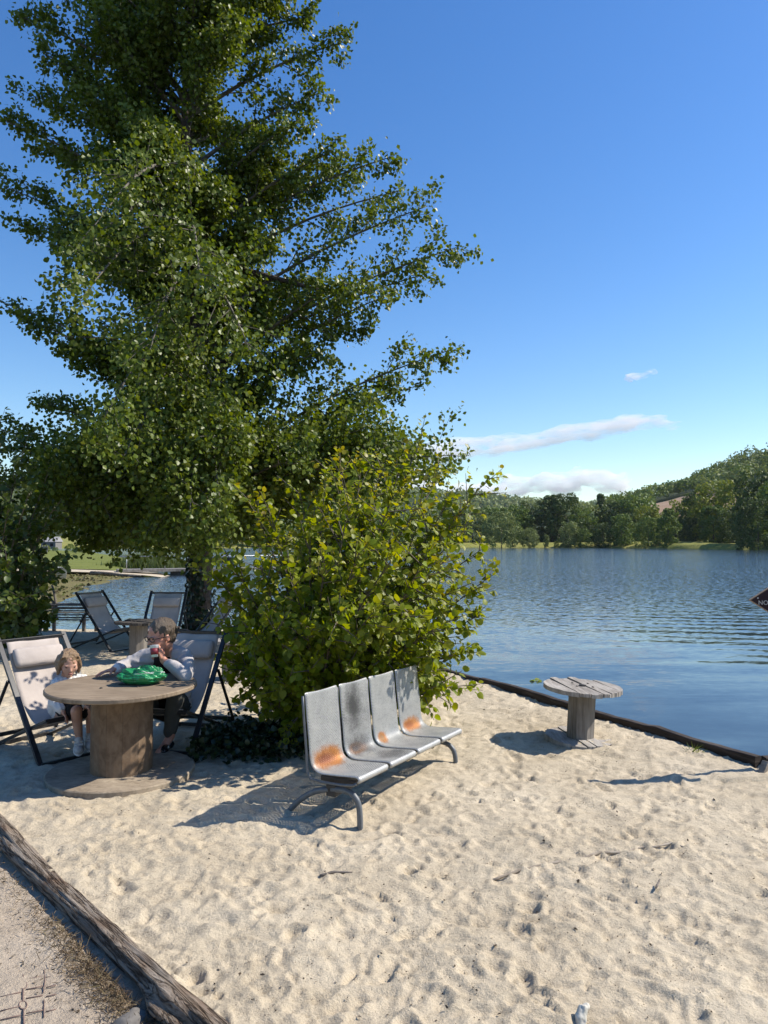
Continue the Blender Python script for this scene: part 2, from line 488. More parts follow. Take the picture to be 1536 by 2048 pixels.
# a wake of longer ripples crossing on the right
mpw = t.nodes.new('ShaderNodeMapping'); mpw.inputs['Rotation'].default_value = (0, 0, R(9)); L(t, geo.outputs['Position'], mpw.inputs['Vector'])
ww = N(t, 'ShaderNodeTexWave', Scale=.36, Distortion=4.5, Detail=3.0); ww.bands_direction = 'Y'; ww.inputs['Detail Scale'].default_value = .55; L(t, mpw.outputs[0], ww.inputs['Vector'])
def band(v, a, b, c, d):
    m1 = N(t, 'ShaderNodeMapRange', interpolation_type='SMOOTHSTEP'); m1.inputs['From Min'].default_value = a; m1.inputs['From Max'].default_value = b; L(t, v, m1.inputs['Value'])
    m2 = N(t, 'ShaderNodeMapRange', interpolation_type='SMOOTHSTEP'); m2.inputs['From Min'].default_value = d; m2.inputs['From Max'].default_value = c; L(t, v, m2.inputs['Value'])
    return math_(t, 'MULTIPLY', m1.outputs[0], m2.outputs[0])
mk = math_(t, 'MULTIPLY', band(sep.outputs['Y'], 11, 15, 20, 27), math_(t, 'MULTIPLY', band(sep.outputs['X'], 2.5, 9, 30, 50), zr.outputs[0]))
wy_ = math_(t, 'MULTIPLY', math_(t, 'SUBTRACT', ww.outputs['Fac'], .5), math_(t, 'MULTIPLY', mk, .13))
cw = t.nodes.new('ShaderNodeCombineXYZ'); L(t, wy_, cw.inputs[1])
sl = va(va(sl, cw.outputs[0]), (1, 1, 0), 'MULTIPLY'); nrm_w = va(va(sl, (0, 0, 1)), (0, 0, 0)); nn_w = t.nodes.new('ShaderNodeVectorMath'); nn_w.operation = 'NORMALIZE'; L(t, nrm_w, nn_w.inputs[0]); L(t, nn_w.outputs[0], p.inputs['Normal'])
p.inputs['Base Color'].default_value = (.030, .046, .060, 1); p.inputs['Roughness'].default_value = .06; p.inputs['IOR'].default_value = 1.333
wx = np.array([-500, -60, -20, 0, 20, 60, 500.]); wy = np.array([-20, 5, 12, 30, 80, 200, 420.])
WX, WY = np.meshgrid(wx, wy)
o = link_mesh(grid_mesh('water', WX, WY, np.full_like(WX, WATER_Z)), 'water', m)
tag(o, 'rippled blue lake water', 'lake', kind='structure')

# ground sheet below everything
m = simple('lake_bed', (.05, .055, .035), (.08, .08, .05), 3, .9, bs=0)
gx = np.array([-1600, -600, 0, 600, 1100.]); gy = np.array([-60, -40, 300, 900, 1850.])
GX, GY = np.meshgrid(gx, gy); GZ = np.full_like(GX, -1.6)
o = link_mesh(grid_mesh('ground', GX, GY, GZ), 'ground', m); tag(o, 'low ground under the lake and valley', 'ground', kind='structure')

def strip(name, shore, rows, mat, direction, lab, cat, jitter=0.0):
    """land rising behind a shoreline; rows = (distance inland, height)"""
    S = np.array(shore, float)
    # resample
    seg = np.r_[0, np.cumsum(np.hypot(*np.diff(S, axis=0).T))]
    tt = np.linspace(0, seg[-1], 160); sx = np.interp(tt, seg, S[:, 0]); sy = np.interp(tt, seg, S[:, 1])
    rr = np.array(rows, float)
    X = sx[None, :] + rr[:, 0:1] * direction[0]; Y = sy[None, :] + rr[:, 0:1] * direction[1]
    Z = np.repeat(rr[:, 1:2], 160, 1) + jitter * fbm(X * .3, Y * .3, 51, 3)
    if jitter: Y = Y + 6 * jitter * fbm(tt * .4, tt * 0, 77, 3)[None, :]
    o = link_mesh(grid_mesh(name, X, Y, Z), name, mat)
    return tag(o, lab, cat, kind='structure')

def mat_grass(name, stops, sc=2.0, bs=.5):
    m, t, p, o = nt(name); v = obj_vec(t)
    a = noise(t, v, sc, 6, .65); b = noise(t, v, sc * 14, 3, .6)
    r = ramp(t, a.outputs[0], stops); r2 = ramp(t, b.outputs[0], [(.3, (.6, .6, .55)), (.6, (1.05, 1.05, 1)), (.8, (1.3, 1.3, 1.2))])
    L(t, mixc(t, 1, r.outputs[0], r2.outputs[0], 'MULTIPLY'), p.inputs['Base Color']); p.inputs['Roughness'].default_value = .95
    p.inputs['Specular IOR Level'].default_value = .1
    bump(t, p, b.outputs[0], bs, .06); return m
M_weed = mat_grass('weedy_shore', [(.25, (.085, .065, .035)), (.42, (.19, .155, .08)), (.55, (.14, .135, .05)), (.66, (.20, .17, .09)), (.8, (.30, .25, .16))], 2.2)
M_lawn = mat_grass('lawn', [(.3, (.115, .135, .032)), (.5, (.15, .17, .042)), (.7, (.19, .20, .06))], .4, .3)
M_bankg = mat_grass('bank_grass', [(.3, (.15, .17, .04)), (.55, (.26, .25, .07)), (.75, (.33, .29, .11))], .12)
SH = [(-6.9, 13.5), (-7.6, 16.0), (-8.8, 19.5), (-10.6, 25), (-12.6, 31.5), (-13.8, 36), (-14.6, 40), (-14.4, 44.0)]
strip('weedy_bank', SH, [(-1.5, -.50), (0, -.36), (1.2, -.30), (3, -.22), (6, -.14), (12, -.10), (30, .0), (70, .1)], M_weed, (-1, 0), 'weedy green brown shore left of the inlet', 'bank', .03)
n = 9000; k = rng.random(n); sy_ = 14 + 29 * k; sx_ = np.interp(sy_, [q[1] for q in SH], [q[0] for q in SH]) - rng.uniform(.2, 14, n) ** 1.0
cl_ = fbm(sx_ * .5, sy_ * .5, 121, 3) > -.1; sx_, sy_ = sx_[cl_], sy_[cl_]; n = len(sx_); dd_ = np.interp(sy_, [q[1] for q in SH], [q[0] for q in SH]) - sx_
sz_ = np.interp(dd_, [0, 1.2, 3, 6, 12, 30], [-.36, -.30, -.22, -.14, -.10, 0]) + .02
M_wd = mat_leaf('shore_weed', [(.10, .085, .04), (.13, .125, .05), (.085, .10, .03), (.20, .17, .10), (.07, .055, .03)], rough=.9, trans=.15, spec=.1)
o = link_mesh(leaves_mesh('shore_weeds', np.stack([sx_, sy_, sz_], 1), rng.normal(size=(n, 3)) * np.array([1, 1, .35]) + np.array([0, 0, .15]), rng.normal(size=(n, 3)) * .6 + np.array([0, 0, 1]), rng.uniform(.05, .22, n), T_SMALL), 'shore_weeds', M_wd); tag(o, 'low weeds and debris on the shore left of the inlet', 'weeds', kind='stuff')
SH2 = [(-14.6, 43.2), (-14.6, 46.3)]
strip('sand_path', [(-13.8, 43.0), (-14.0, 46.2)], [(-1, -.36), (0, -.24), (2, -.10), (6, .02), (20, .09), (80, .13)], M_sand, (-1, 0), 'pale sandy path across the far side of the inlet', 'path')
strip('lawn', [(-15.0, 45.8), (-17.5, 52), (-24, 70), (-36, 100), (-52, 132)], [(-1, -.5), (0, -.3), (2, -.02), (8, .12), (40, .3), (160, .6)], M_lawn, (-1, 0), 'mown green lawn beyond the sandy path', 'lawn')
FS = [(-420, 60), (-260, 150), (-120, 190), (-60, 215), (0, 236), (35, 240), (70, 222), (79, 206), (83, 186), (87, 172), (105, 164), (200, 150), (420, 80)]
strip('far_bank', FS, [(-3, -.8), (0, -.38), (2, .05), (6, .5), (14, 1.0), (40, 1.4), (160, 2.2), (420, 5)], M_bankg, (0, 1), 'grassy bank along the far shore', 'bank', .25)

# hills
def skyA(x, pts): return np.interp(x, [q[0] for q in pts], [q[1] for q in pts])
M_hill = mat_grass('hill_ground', [(.3, (.03, .045, .02)), (.7, (.06, .075, .03))], .05)
HP = [(40, 0), (95, 5), (118, 14), (140, 18.5), (156, 22), (172, 27), (198, 33), (221, 41), (250, 54), (330, 86), (460, 104)]
def hillR(x, y): return skyA(x, HP) * sst(285, 385, y) * (1 - .35 * sst(500, 800, y)) + 1.5
hx = np.linspace(40, 470, 120); hy = np.linspace(270, 800, 100); HX, HY = np.meshgrid(hx, hy)
o = link_mesh(grid_mesh('hill', HX, HY, hillR(HX, HY)), 'hill', M_hill); tag(o, 'steep hill rising on the right beyond the lake', 'hill', kind='structure')
def hillL(x, y):
    a = np.interp(x, [-1500, -700, -200, 100, 220, 330, 520, 900], [88, 92, 90, 84, 70, 62, 60, 56])
    return a * sst(700, 1350, y) * (1 + .05 * fbm(x * .006, y * .006, 61, 3)) + 2
hx = np.linspace(-1500, 1000, 160); hy = np.linspace(680, 1800, 80); HX, HY = np.meshgrid(hx, hy)
o = link_mesh(grid_mesh('distant_hill', HX, HY, hillL(HX, HY)), 'distant_hill', M_hill); tag(o, 'long wooded ridge closing the valley', 'hill', kind='structure')
# ploughed field on the slope
fx = np.linspace(128, 170, 40); fy = np.linspace(338, 404, 40); FX, FY = np.meshgrid(fx, fy)
M_field = mat_grass('field_soil', [(.3, (.30, .20, .14)), (.6, (.36, .25, .18)), (.8, (.40, .29, .21))], .15, .2)
o = link_mesh(grid_mesh('field', FX, FY, hillR(FX, FY) + .35), 'field', M_field); tag(o, 'bare pinkish brown ploughed field on the slope', 'field', kind='structure')

# ------------------------------------------------------------------ far woods and trees
def crown_cloud(n_cl, n_leaf, shape, cl_r, jit=.32):
    """clumps over a crown of unit height; returns points, normals. shape(h) = radius at height h"""
    P = []; Nn = []
    for k in range(n_cl):
        h = rng.uniform(.06, .97); r = shape(h) * math.sqrt(rng.uniform(.25, 1)); a = rng.uniform(0, 2 * math.pi)
        c = np.array([r * math.cos(a), r * math.sin(a), h]); cr = cl_r * rng.uniform(.6, 1.25)
        d = rand_dirs(n_leaf); rad = cr * rng.uniform(.72, 1.05, (n_leaf, 1)); P.append(c + d * rad * np.array([1, 1, .8])); Nn.append(norm(d + np.array([0, 0, .25]) + jit * rng.normal(size=(n_leaf, 3))))
    return np.concatenate(P), np.concatenate(Nn)
FAR_COLS = [(.050, .084, .022), (.078, .120, .028), (.108, .152, .034), (.062, .100, .026), (.13, .165, .040)]
M_far = [mat_leaf('far_foliage_dark', [tuple(q * .8 for q in c) for c in FAR_COLS], rough=.6, trans=.2, spec=.25),
         mat_leaf('far_foliage_mid', [(c[0] * 1.25, c[1] * 1.25, c[2] * 1.1) for c in FAR_COLS], rough=.6, trans=.22, spec=.25),
         mat_leaf('far_foliage_olive', [(c[0] * 1.9, c[1] * 1.55, c[2] * 1.1) for c in FAR_COLS], rough=.6, trans=.25, spec=.25),
         mat_leaf('far_foliage_grey', [(c[0] * 1.9 + .012, c[1] * 1.6 + .012, c[2] * 1.9 + .012) for c in FAR_COLS], rough=.6, trans=.2, spec=.25)]
M_bark_far = simple('far_bark', (.05, .04, .03), (.09, .07, .05), 3, .9)
SHAPES = {
    'round': lambda h: .42 * math.sqrt(max(0, 1 - ((h - .52) / .5) ** 2)),
    'tall': lambda h: .27 * math.sqrt(max(0, 1 - ((h - .5) / .52) ** 2)),
    'broad': lambda h: .62 * math.sqrt(max(0, 1 - ((h - .45) / .56) ** 2)),
    'cone': lambda h: .22 * (1.02 - h)}
PROTO = {}
def far_proto(kind, var):
    key = (kind, var)
    if key not in PROTO:
        ncl = {'round': 70, 'tall': 60, 'broad': 90, 'cone': 70}[kind]
        P, Nn = crown_cloud(ncl, 62, SHAPES[kind], {'round': .105, 'tall': .085, 'broad': .12, 'cone': .05}[kind])
        sizes = rng.uniform(.020, .042, len(P)); me = leaves_mesh('crown', P, rand_dirs(len(P)), Nn, sizes, T_QUAD)
        mb = MB(); mb.tube([(0, 0, -.03), (0.005, 0, .25), (0, .01, .6)], [.018, .014, .006], 7); tm = mb.mesh('trunk')
        tm.polygons.foreach_set('use_smooth', [True] * len(tm.polygons)); tm.materials.append(M_bark_far)
        PROTO[key] = (me, tm)
    return PROTO[key]
MESHC = {}
def far_tree(px, base_y, top_y, Y, kind, mat, label, name='tree', var=0, cat='tree', sq=1.0, group='trees on the far shore'):
    z0 = CAM[2] - 0
    b = yp(px, base_y, Y); tp = yp(px, top_y, Y); H = tp.z - b.z
    e = empty(name, b, label, cat, group, rz=rng.uniform(0, 6.28)); e.scale = (H * sq, H * sq, H)
    me, tm = far_proto(kind, var)
    k = (kind, var, mat)
    if k not in MESHC:
        c = me.copy(); c.materials.append(M_far[mat]); MESHC[k] = c
    for nm, mm in (('crown', MESHC[k]), ('trunk', tm)):
        q = bpy.data.objects.new(nm, mm); COL.objects.link(q); q.parent = e
    return e
FT = [
 # front row at the water
 (1003, 1096, 1024, 228, 'broad', 3, 'wide pale grey green willow, leftmost at the far waterline', 'willow', .82),
 (1058, 1096, 1057, 229, 'broad', 3, 'low round pale bush at the far waterline right of the wide willow', 'bush', .85),
 (1093, 1096, 1069, 230, 'tall', 3, 'thin young sapling alone at the far waterline', 'sapling', .8),
 (1113, 1096, 1082, 230, 'round', 2, 'tiny reddish shrub right of the sapling at the far waterline', 'shrub', .9),
 (1137, 1097, 1044, 229, 'round', 3, 'rounded tree with drooping sides at the waterline below the twin tall crowns', 'tree', .95),
 (1166, 1097, 1058, 228, 'round', 1, 'small upright oval tree at the waterline right of the rounded drooping tree', 'tree', .9),
 (1186, 1097, 1085, 227, 'broad', 2, 'low olive bush hugging the far waterline', 'bush', 1.0),
 (1207, 1098, 1046, 226, 'round', 0, 'dark oval tree standing at the waterline under the pointed conifer', 'tree', .95),
 (1243, 1098, 1030, 224, 'round', 1, 'full green tree at the waterline left of the sunlit bushy tree', 'tree', .95),
 (1297, 1098, 1036, 215, 'broad', 1, 'sunlit bushy round tree at the end of the far tree row', 'tree', .80),
 (1337, 1098, 1018, 210, 'tall', 1, 'slim tree where the tree row meets the open grassy bank', 'tree', 1.05),
 # behind
 (905, 1092, 1018, 262, 'broad', 0, 'dark tree half hidden behind the yellow green hazel', 'tree', .9),
 (945, 1092, 1022, 262, 'broad', 3, 'greyish tree behind the willow, nearest to the hazel', 'tree', .9),
 (985, 1092, 1014, 270, 'round', 1, 'green tree rising behind the wide willow', 'tree', 1.0),
 (1030, 1092, 1012, 262, 'round', 1, 'broad olive green tree between willow and twin tall crowns', 'tree', 1.1),
 (1062, 1092, 1006, 270, 'round', 0, 'dark tree behind the low round pale bush', 'tree', .95),
 (1103, 1092, 990, 262, 'tall', 0, 'tall dark tree, left one of the twin tall crowns', 'tree', 1.1),
 (1132, 1092, 989, 262, 'round', 0, 'tall dark tree, right one of the twin tall crowns', 'tree', .85),
 (1162, 1092, 1016, 258, 'round', 1, 'mid green tree between the twin tall crowns and the conifer', 'tree', .95),
 (1180, 1092, 1008, 268, 'round', 3, 'pale tree top just left of the conifer', 'tree', 1.0),
 (1202, 1092, 986, 280, 'cone', 0, 'dark pointed conifer standing above the far trees', 'conifer', 1.0),
 (1228, 1092, 1004, 262, 'round', 0, 'rounded dark tree right of the conifer', 'tree', 1.0),
 (1262, 1092, 993, 262, 'round', 1, 'tall full tree below the left end of the wooded hill', 'tree', 1.0),
 (1293, 1092, 1014, 250, 'round', 2, 'olive tree whose top touches the ploughed field', 'tree', 1.0),
 (1322, 1092, 1024, 262, 'round', 3, 'pale tree in front of the ploughed field', 'tree', .9),
 (1366, 1092, 1001, 250, 'round', 2, 'round olive tree closing the right side of the field', 'tree', .95),
 (1368, 1094, 1038, 232, 'round', 0, 'small dark tree at the left end of the grassy bank', 'tree', 1.0),
 (1400, 1092, 985, 236, 'round', 0, 'big dark tree behind the grassy bank', 'tree', .95),
 (1432, 1093, 964, 228, 'round', 2, 'largest sunlit olive tree behind the grassy bank', 'tree', .9),
 (1428, 1094, 1010, 212, 'tall', 1, 'yellow green tree standing forward of the largest olive tree', 'tree', 1.2),
 (1470, 1094, 968, 215, 'round', 2, 'tall olive tree right of the largest olive tree', 'tree', .85),
 (1465, 1095, 1020, 203, 'round', 0, 'dark tree at the right end of the grassy bank', 'tree', 1.1),
 (1512, 1097, 948, 190, 'round', 0, 'tall dark tree at the right edge leaning over the water', 'tree', .85),
 (1517, 1102, 1000, 173, 'broad', 0, 'dark bushy tree dropping to the water at the right edge', 'tree', .75),
 (1570, 1101, 960, 178, 'round', 1, 'tall tree cut by the right edge of the view', 'tree', 1.0),
]
for i, (px, by, ty, Y, kind, mt, lab, nm, sq) in enumerate(FT):
    far_tree(px, by, ty, Y, kind, mt, lab, nm, var=i % 3, cat={'willow': 'tree', 'bush': 'bush', 'sapling': 'tree', 'shrub': 'bush', 'conifer': 'tree'}.get(nm, 'tree'), sq=sq)
# a dense rank of trees farther left on the far shore, seen only through the near foliage
for i, (px, ty, Y) in enumerate([(460, 1042, 225), (540, 1035, 228), (620, 1040, 230), (700, 1036, 232), (780, 1030, 236), (850, 1024, 245)]):
    far_tree(px, 1094, ty, Y, 'broad', [0, 1, 3][i % 3], 'far shore tree glimpsed only through the hazel and poplar leaves', 'tree', i % 3, sq=1.0, group='trees glimpsed through the foliage')

def wood(name, pts, rad, n_leaf, size, mat, lab, squash=.9):
    """pts (n,3) crown centres"""
    n = len(pts); d = rand_dirs(n * n_leaf); d[:, 2] = np.abs(d[:, 2]) * 1.0 - .25; d = norm(d)
    r = np.repeat(rad, n_leaf)[:, None]; lump = 1 + .22 * vn(d[:, 0] * 3 + np.repeat(np.arange(n), n_leaf) * 3.7, d[:, 1] * 3 + d[:, 2] * 2.3, 8)[:, None]
    P = np.repeat(pts, n_leaf, 0) + d * r * lump * np.array([1, 1, squash]) * rng.uniform(.82, 1.05, (n * n_leaf, 1))
    me = leaves_mesh(name, P, rand_dirs(n * n_leaf), norm(d + .45 * rng.normal(size=d.shape)), size * rng.uniform(.6, 1.3, n * n_leaf), T_QUAD)
    o = link_mesh(me, name, mat, smooth=False); return tag(o, lab, 'woodland', kind='stuff')
n = 620
X = rng.uniform(90, 420, n); Y = rng.uniform(300, 520, n)
infield = (X > 130) & (X < 168) & (Y < 408)
k = (X / Y > .30) & (X / Y < .75) & ~infield & (skyA(X, HP) > 12); X, Y = X[k], Y[k]
rad = rng.uniform(3.6, 6.6, len(X)); P = np.stack([X, Y, hillR(X, Y) + rad * .75], 1)
half = rng.random(len(X)) < .5
wood('wooded_hillside', P[half], rad[half], 170, 1.05, M_far[1], 'dense mixed wood covering the steep hill')
wood('wooded_hillside', P[~half], rad[~half], 170, 1.05, M_far[3], 'paler crowns mixed through the wood on the steep hill')
n = 2600
X = rng.uniform(-900, 900, n); Y = rng.uniform(800, 1420, n); k = (X / Y < .45) & (X / Y > -.6); X, Y = X[k], Y[k]
rad = rng.uniform(6, 11, len(X)); P = np.stack([X, Y, hillL(X, Y) + rad * .4], 1)
wood('distant_wood', P, rad, 46, 3.0, M_far[3], 'hazy far wood on the long ridge')

# ------------------------------------------------------------------ clouds
m = bpy.data.materials.new('cloud'); m.use_nodes = True; t = m.node_tree; t.nodes.clear(); out = t.nodes.new('ShaderNodeOutputMaterial')
att = N(t, 'ShaderNodeAttribute', attribute_name='cloud_density', attribute_type='OBJECT')
cvol = N(t, 'ShaderNodeVolumeScatter', Color=(1, 1, 1, 1), Anisotropy=0.0); cn = noise(t, obj_vec(t, (.5, 1, 1.7)), .012, 5, .62, .3); cr = ramp(t, cn.outputs[0], [(.40, (.04, .04, .04)), (.60, (1, 1, 1)), (.75, (1.9, 1.9, 1.9))]); L(t, math_(t, 'MULTIPLY', att.outputs['Fac'], cr.outputs[0]), cvol.inputs['Density']); L(t, cvol.outputs[0], out.inputs['Volume'])
M_cloud = m
def cloud(pts, Y, lab, dens, spread=1.0, nper=9, flat=.5, amp_=14, long=1.25):
    mb = MB()
    for (px, py, r) in pts:
        for q in range(nper):
            a = rng.normal(size=3); rr = r * rng.uniform(.35, .95)
            c = yp(px + a[0] * r * .75 * spread, py + a[1] * r * .38 * spread, Y)
            s = rr / F * Y
            mb.ell((c.x, Y + a[2] * s, c.z), (s * long, s, s * flat * 1.3), Matrix.Rotation(R(-9 if long > 2 else 0), 3, 'Y'), nu=14, nv=9)
    o = mb.fused('cloud', M_cloud, max(4.0, min(26.0, min(q[2] for q in pts) / F * Y * .35)), smooth_it=14, noise=lambda co: amp_ * fbm(co[:, 0] * .009, co[:, 2] * .013 + co[:, 1] * .006, 71, 3))
    o['cloud_density'] = dens
    tag(o, lab, 'cloud', 'clouds in the blue sky', 'structure'); return o
cloud([(870, 910, 26), (900, 905, 15), (930, 902, 22), (960, 900, 14), (990, 894, 20), (1020, 885, 13), (1050, 884, 20), (1080, 874, 15), (1105, 876, 18), (1140, 868, 20), (1175, 862, 18), (1215, 857, 22), (1245, 850, 20), (1280, 849, 18), (1325, 848, 9), (1345, 855, 6), (830, 918, 26), (780, 928, 26)], 5200, 'long thin streak of white cloud slanting above the hills', .0105, 1.0, 12, .30, 9, 3.2)
cloud([(960, 985, 24), (1010, 978, 22), (1060, 968, 22), (1092, 962, 20), (1130, 975, 22), (1175, 958, 20), (1205, 966, 20), (1240, 970, 16), (900, 985, 22), (860, 965, 20), (800, 960, 30), (720, 950, 30)], 6500, 'low bank of puffy white cloud just above the far ridge', .015, 1.0, 10, .75)
cloud([(1258, 757, 7), (1272, 752, 10), (1290, 748, 9), (1302, 743, 7)], 4800, 'tiny white cloud scrap alone in the blue', .034, .9, 8, .5, 3)
cloud([(450, 905, 20), (480, 915, 16)], 6000, 'white cloud glimpsed through the poplar beside its trunk', .010, 1.0, 8, .6)

# ------------------------------------------------------------------ air
hm = bpy.data.materials.new('haze'); hm.use_nodes = True; ht = hm.node_tree; ht.nodes.clear()
pv = ht.nodes.new('ShaderNodeVolumePrincipled'); pv.inputs['Color'].default_value = (.80, .88, 1.0, 1); pv.inputs['Density'].default_value = .00005; pv.inputs['Anisotropy'].default_value = .2
ho = ht.nodes.new('ShaderNodeOutputMaterial'); ht.links.new(pv.outputs[0], ho.inputs['Volume'])
mb = MB(); mb.box((-250, 895, 70), (2760, 1930, 145.6)); o = mb.build('haze', hm); tag(o, 'thin blue haze in the valley air', 'haze', kind='stuff')
# ================================================================== POPLAR
TB = gp(394, 1258, 0.0); TB.z = sz(TB.x, TB.y)
poplar = empty('poplar_tree', TB, 'big dark green poplar with an ivy clad trunk behind the deck chairs', 'tree')
TOPZ = 15.5
def trunk_at(z):
    k = z / TOPZ
    return Vector((TB.x + .10 * math.sin(z * .5) - .02 * z, TB.y + .12 * math.sin(z * .37 + 1), z))
def trunk_r(z): return max(.02, .235 * (1 - z / TOPZ) ** .8 + .06 * math.exp(-z / .35))
wood_mb = MB(); limb_mb = MB()
zs = np.linspace(-.2, TOPZ, 40)
wood_mb.tube([trunk_at(z) for z in zs], [trunk_r(max(z, 0)) for z in zs], 14)
LP = []; LA = []; LG = []
OUTSUB = .21; RISE = .46   # leaf points, axes, age
def curve(a, b, lift, n=9):
    a = Vector(a); b = Vector(b); o = []
    for i in range(n):
        k = i / (n - 1); p = a.lerp(b, k); p.z += lift * math.sin(math.pi * k) * (a - b).length; o.append(p)
    return o
def limb(tip, z0=None, n_sub=14, sub=.36, n_leaf=60, spread=.11, lift=.05, rad=.05, lead=.18, hang=.0, t0=.22, start=None):
    tip = Vector(tip)
    if start is None:
        dh = math.hypot(tip.x - TB.x, tip.y - TB.y)
        if z0 is None: z0 = max(2.2, min(TOPZ - .6, tip.z - RISE * dh - .2))
        start = trunk_at(z0)
    C = curve(start, tip, lift, 10); Ln = sum((C[i + 1] - C[i]).length for i in range(9))
    rr = [rad * (1 - .86 * (i / 9)) for i in range(10)]
    limb_mb.tube(C, rr, 6, cap=False)
    for s in range(n_sub):
        k = t0 + (1 - t0) * (s + random.random()) / n_sub
        i = min(8, int(k * 9)); f = k * 9 - i; p = C[i].lerp(C[i + 1], f); d = (C[i + 1] - C[i]).normalized()
        rv = Vector(rng.normal(size=3)); rv = (rv - d * rv.dot(d)).normalized()
        sd = (d * random.uniform(.45, 1.0) + rv * random.uniform(.5, 1.0) + Vector((0, 0, random.uniform(-.15, .35) - hang))).normalized()
        l = Ln * sub * (1.15 - .75 * k) * random.uniform(.6, 1.2); l = max(l, .35)
        q = p + sd * l; q.z += .06 * l
        limb_mb.tube([p, p.lerp(q, .5) + Vector((0, 0, .04 * l)), q], [rr[i] * .42, rr[i] * .26 + .002, .003], 4, cap=False)
        m = int(1.75 * n_leaf * (.45 + .55 * l / (Ln * sub + .01)))
        tt = rng.uniform(.1, 1.05, m) ** .8
        a = np.array(p)[None] * (1 - tt[:, None]) + np.array(q)[None] * tt[:, None]
        g = rng.normal(size=(m, 3)) * spread * (1.15 - .55 * tt[:, None]) * (1 + .3 * l)
        LP.append(a + g); LA.append(np.array(sd)[None] * .5 + rng.normal(size=(m, 3)) * .6 + np.array([0, 0, -.55])); LG.append(np.clip(rng.normal(.15, .15, m) + .25 * (tt > .9), 0, 1))
    m = int(n_leaf * .8); tt = rng.uniform(.75, 1.03, m); C_ = np.array([tuple(v) for v in C])
    a = np.stack([np.interp(tt * 9, range(10), C_[:, j]) for j in range(3)], 1)
    LP.append(a + rng.normal(size=(m, 3)) * spread * .6); LA.append(rng.normal(size=(m, 3)) + np.array([0, 0, -.4])); LG.append(np.clip(rng.normal(.2, .2, m), 0, 1))

# outline limbs: the direction each one reaches is read off the photograph, its depth is its own
OUT = [  # px, py, Y, subs
 (692, 82, 14.6, 12), (640, 185, 14.2, 12), (618, 35, 15.2, 12), (560, -40, 14.4, 14), (595, 240, 13.6, 12),
 (786, 312, 14.5, 12), (700, 345, 15.6, 14), (668, 300, 13.8, 12), (855, 412, 14.2, 13), (805, 380, 15.2, 9), (912, 495, 14.6, 17), (860, 545, 15.2, 10), (780, 588, 13.9, 13), (728, 655, 15.2, 12),
 (690, 560, 13.2, 14), (640, 700, 13.6, 12), (893, 702, 14.4, 16), (838, 770, 15.0, 11), (745, 800, 14.2, 12), (720, 860, 15.0, 14), (893, 940, 14.6, 14), (800, 895, 13.6, 14), (830, 930, 15.6, 12),
 (700, 930, 15.4, 16), (640, 960, 14.2, 14), (600, 900, 13.0, 14), (560, 1000, 14.4, 14), (520, 1060, 14.6, 10),
 (38, 32, 14.4, 12), (85, 105, 13.8, 12), (130, -30, 14.6, 12), (6, 240, 14.2, 12), (60, 190, 15.2, 12), (8, 372, 14.0, 9), (90, 300, 15.6, 14), (45, 440, 14.8, 12), (110, 470, 13.4, 12),
 (-10, 600, 14.4, 8), (60, 640, 13.4, 11), (135, 690, 14.4, 12), (75, 800, 15.0, 12), (-30, 850, 14.4, 14), (30, 900, 13.6, 15), (-20, 960, 15.4, 14), (60, 1000, 14.6, 15),
 (120, 1040, 15.0, 14), (170, 1080, 13.8, 13), (230, 1085, 14.8, 13), (20, 1060, 14.2, 12)]
for (px, py, Y, ns) in OUT: limb(yp(px, py, Y), n_sub=int(ns * 1.35), n_leaf=60, rad=.05, spread=.105, sub=OUTSUB)
# the upper crown and the filling of the crown, front and back
for k in range(118):
    z = 3.2 + 11.6 * rng.random() ** .8; h = (z - 3) / 12
    rmax = 2.35 * (1 + .12 * max(0, h - .45) / .55) * (.8 + .2 * min(1, h * 4)); a = k * 2.39996 + rng.uniform(-.4, .4)
    r = rmax * rng.uniform(.5, 1.0)
    limb(Vector((TB.x - .02 * z + r * math.cos(a), TB.y + r * .85 * math.sin(a), z)), n_sub=12, n_leaf=66, rad=.045, spread=.13, sub=.34)
# low boughs coming forward, hanging in front of the trunk
for (px, py, Y, z0) in [(420, 1080, 11.2, 3.6), (350, 1100, 12.2, 3.4), (300, 1065, 11.8, 3.8), (440, 1000, 11.0, 4.2), (255, 1075, 12.6, 3.6), (380, 1020, 11.0, 4.4), (330, 960, 11.2, 4.6), (240, 930, 10.8, 5.2), (200, 850, 10.6, 6.0), (280, 860, 11.4, 5.6), (450, 900, 11.6, 5.4), (160, 600, 10.8, 8.0), (190, 450, 10.8, 9.2), (150, 520, 11.4, 8.6), (500, 700, 11.4, 7), (400, 560, 10.9, 8), (300, 700, 10.8, 7.0), (430, 1090, 12.4, 3.0), (470, 1040, 12.8, 3.2), (200, 1010, 12.2, 4.0)]:
    limb(yp(px, py, Y), z0=z0, n_sub=16, n_leaf=58, rad=.05, spread=.15, lift=.10, hang=.35)
for k in range(26):   # low boughs spreading to the right and forward over the deck chairs
    tx = rng.uniform(-2.8, 1.2); tyy = rng.uniform(11.3, 15.2); tz = rng.uniform(2.4, 3.5) + .10 * abs(tx + 3)
    limb(Vector((tx, tyy, tz)), n_sub=15, n_leaf=62, rad=.045, spread=.13, sub=.32, lift=.06, hang=.12)
for k in range(16):   # and low to the left over the deck chairs
    tx = rng.uniform(-6.2, -2.6); tyy = rng.uniform(11.2, 13.6); tz = rng.uniform(2.05, 3.5)
    limb(Vector((tx, tyy, tz)), z0=rng.uniform(2.8, 3.8), n_sub=15, n_leaf=60, rad=.04, spread=.13, sub=.36, lift=.08, hang=.1)
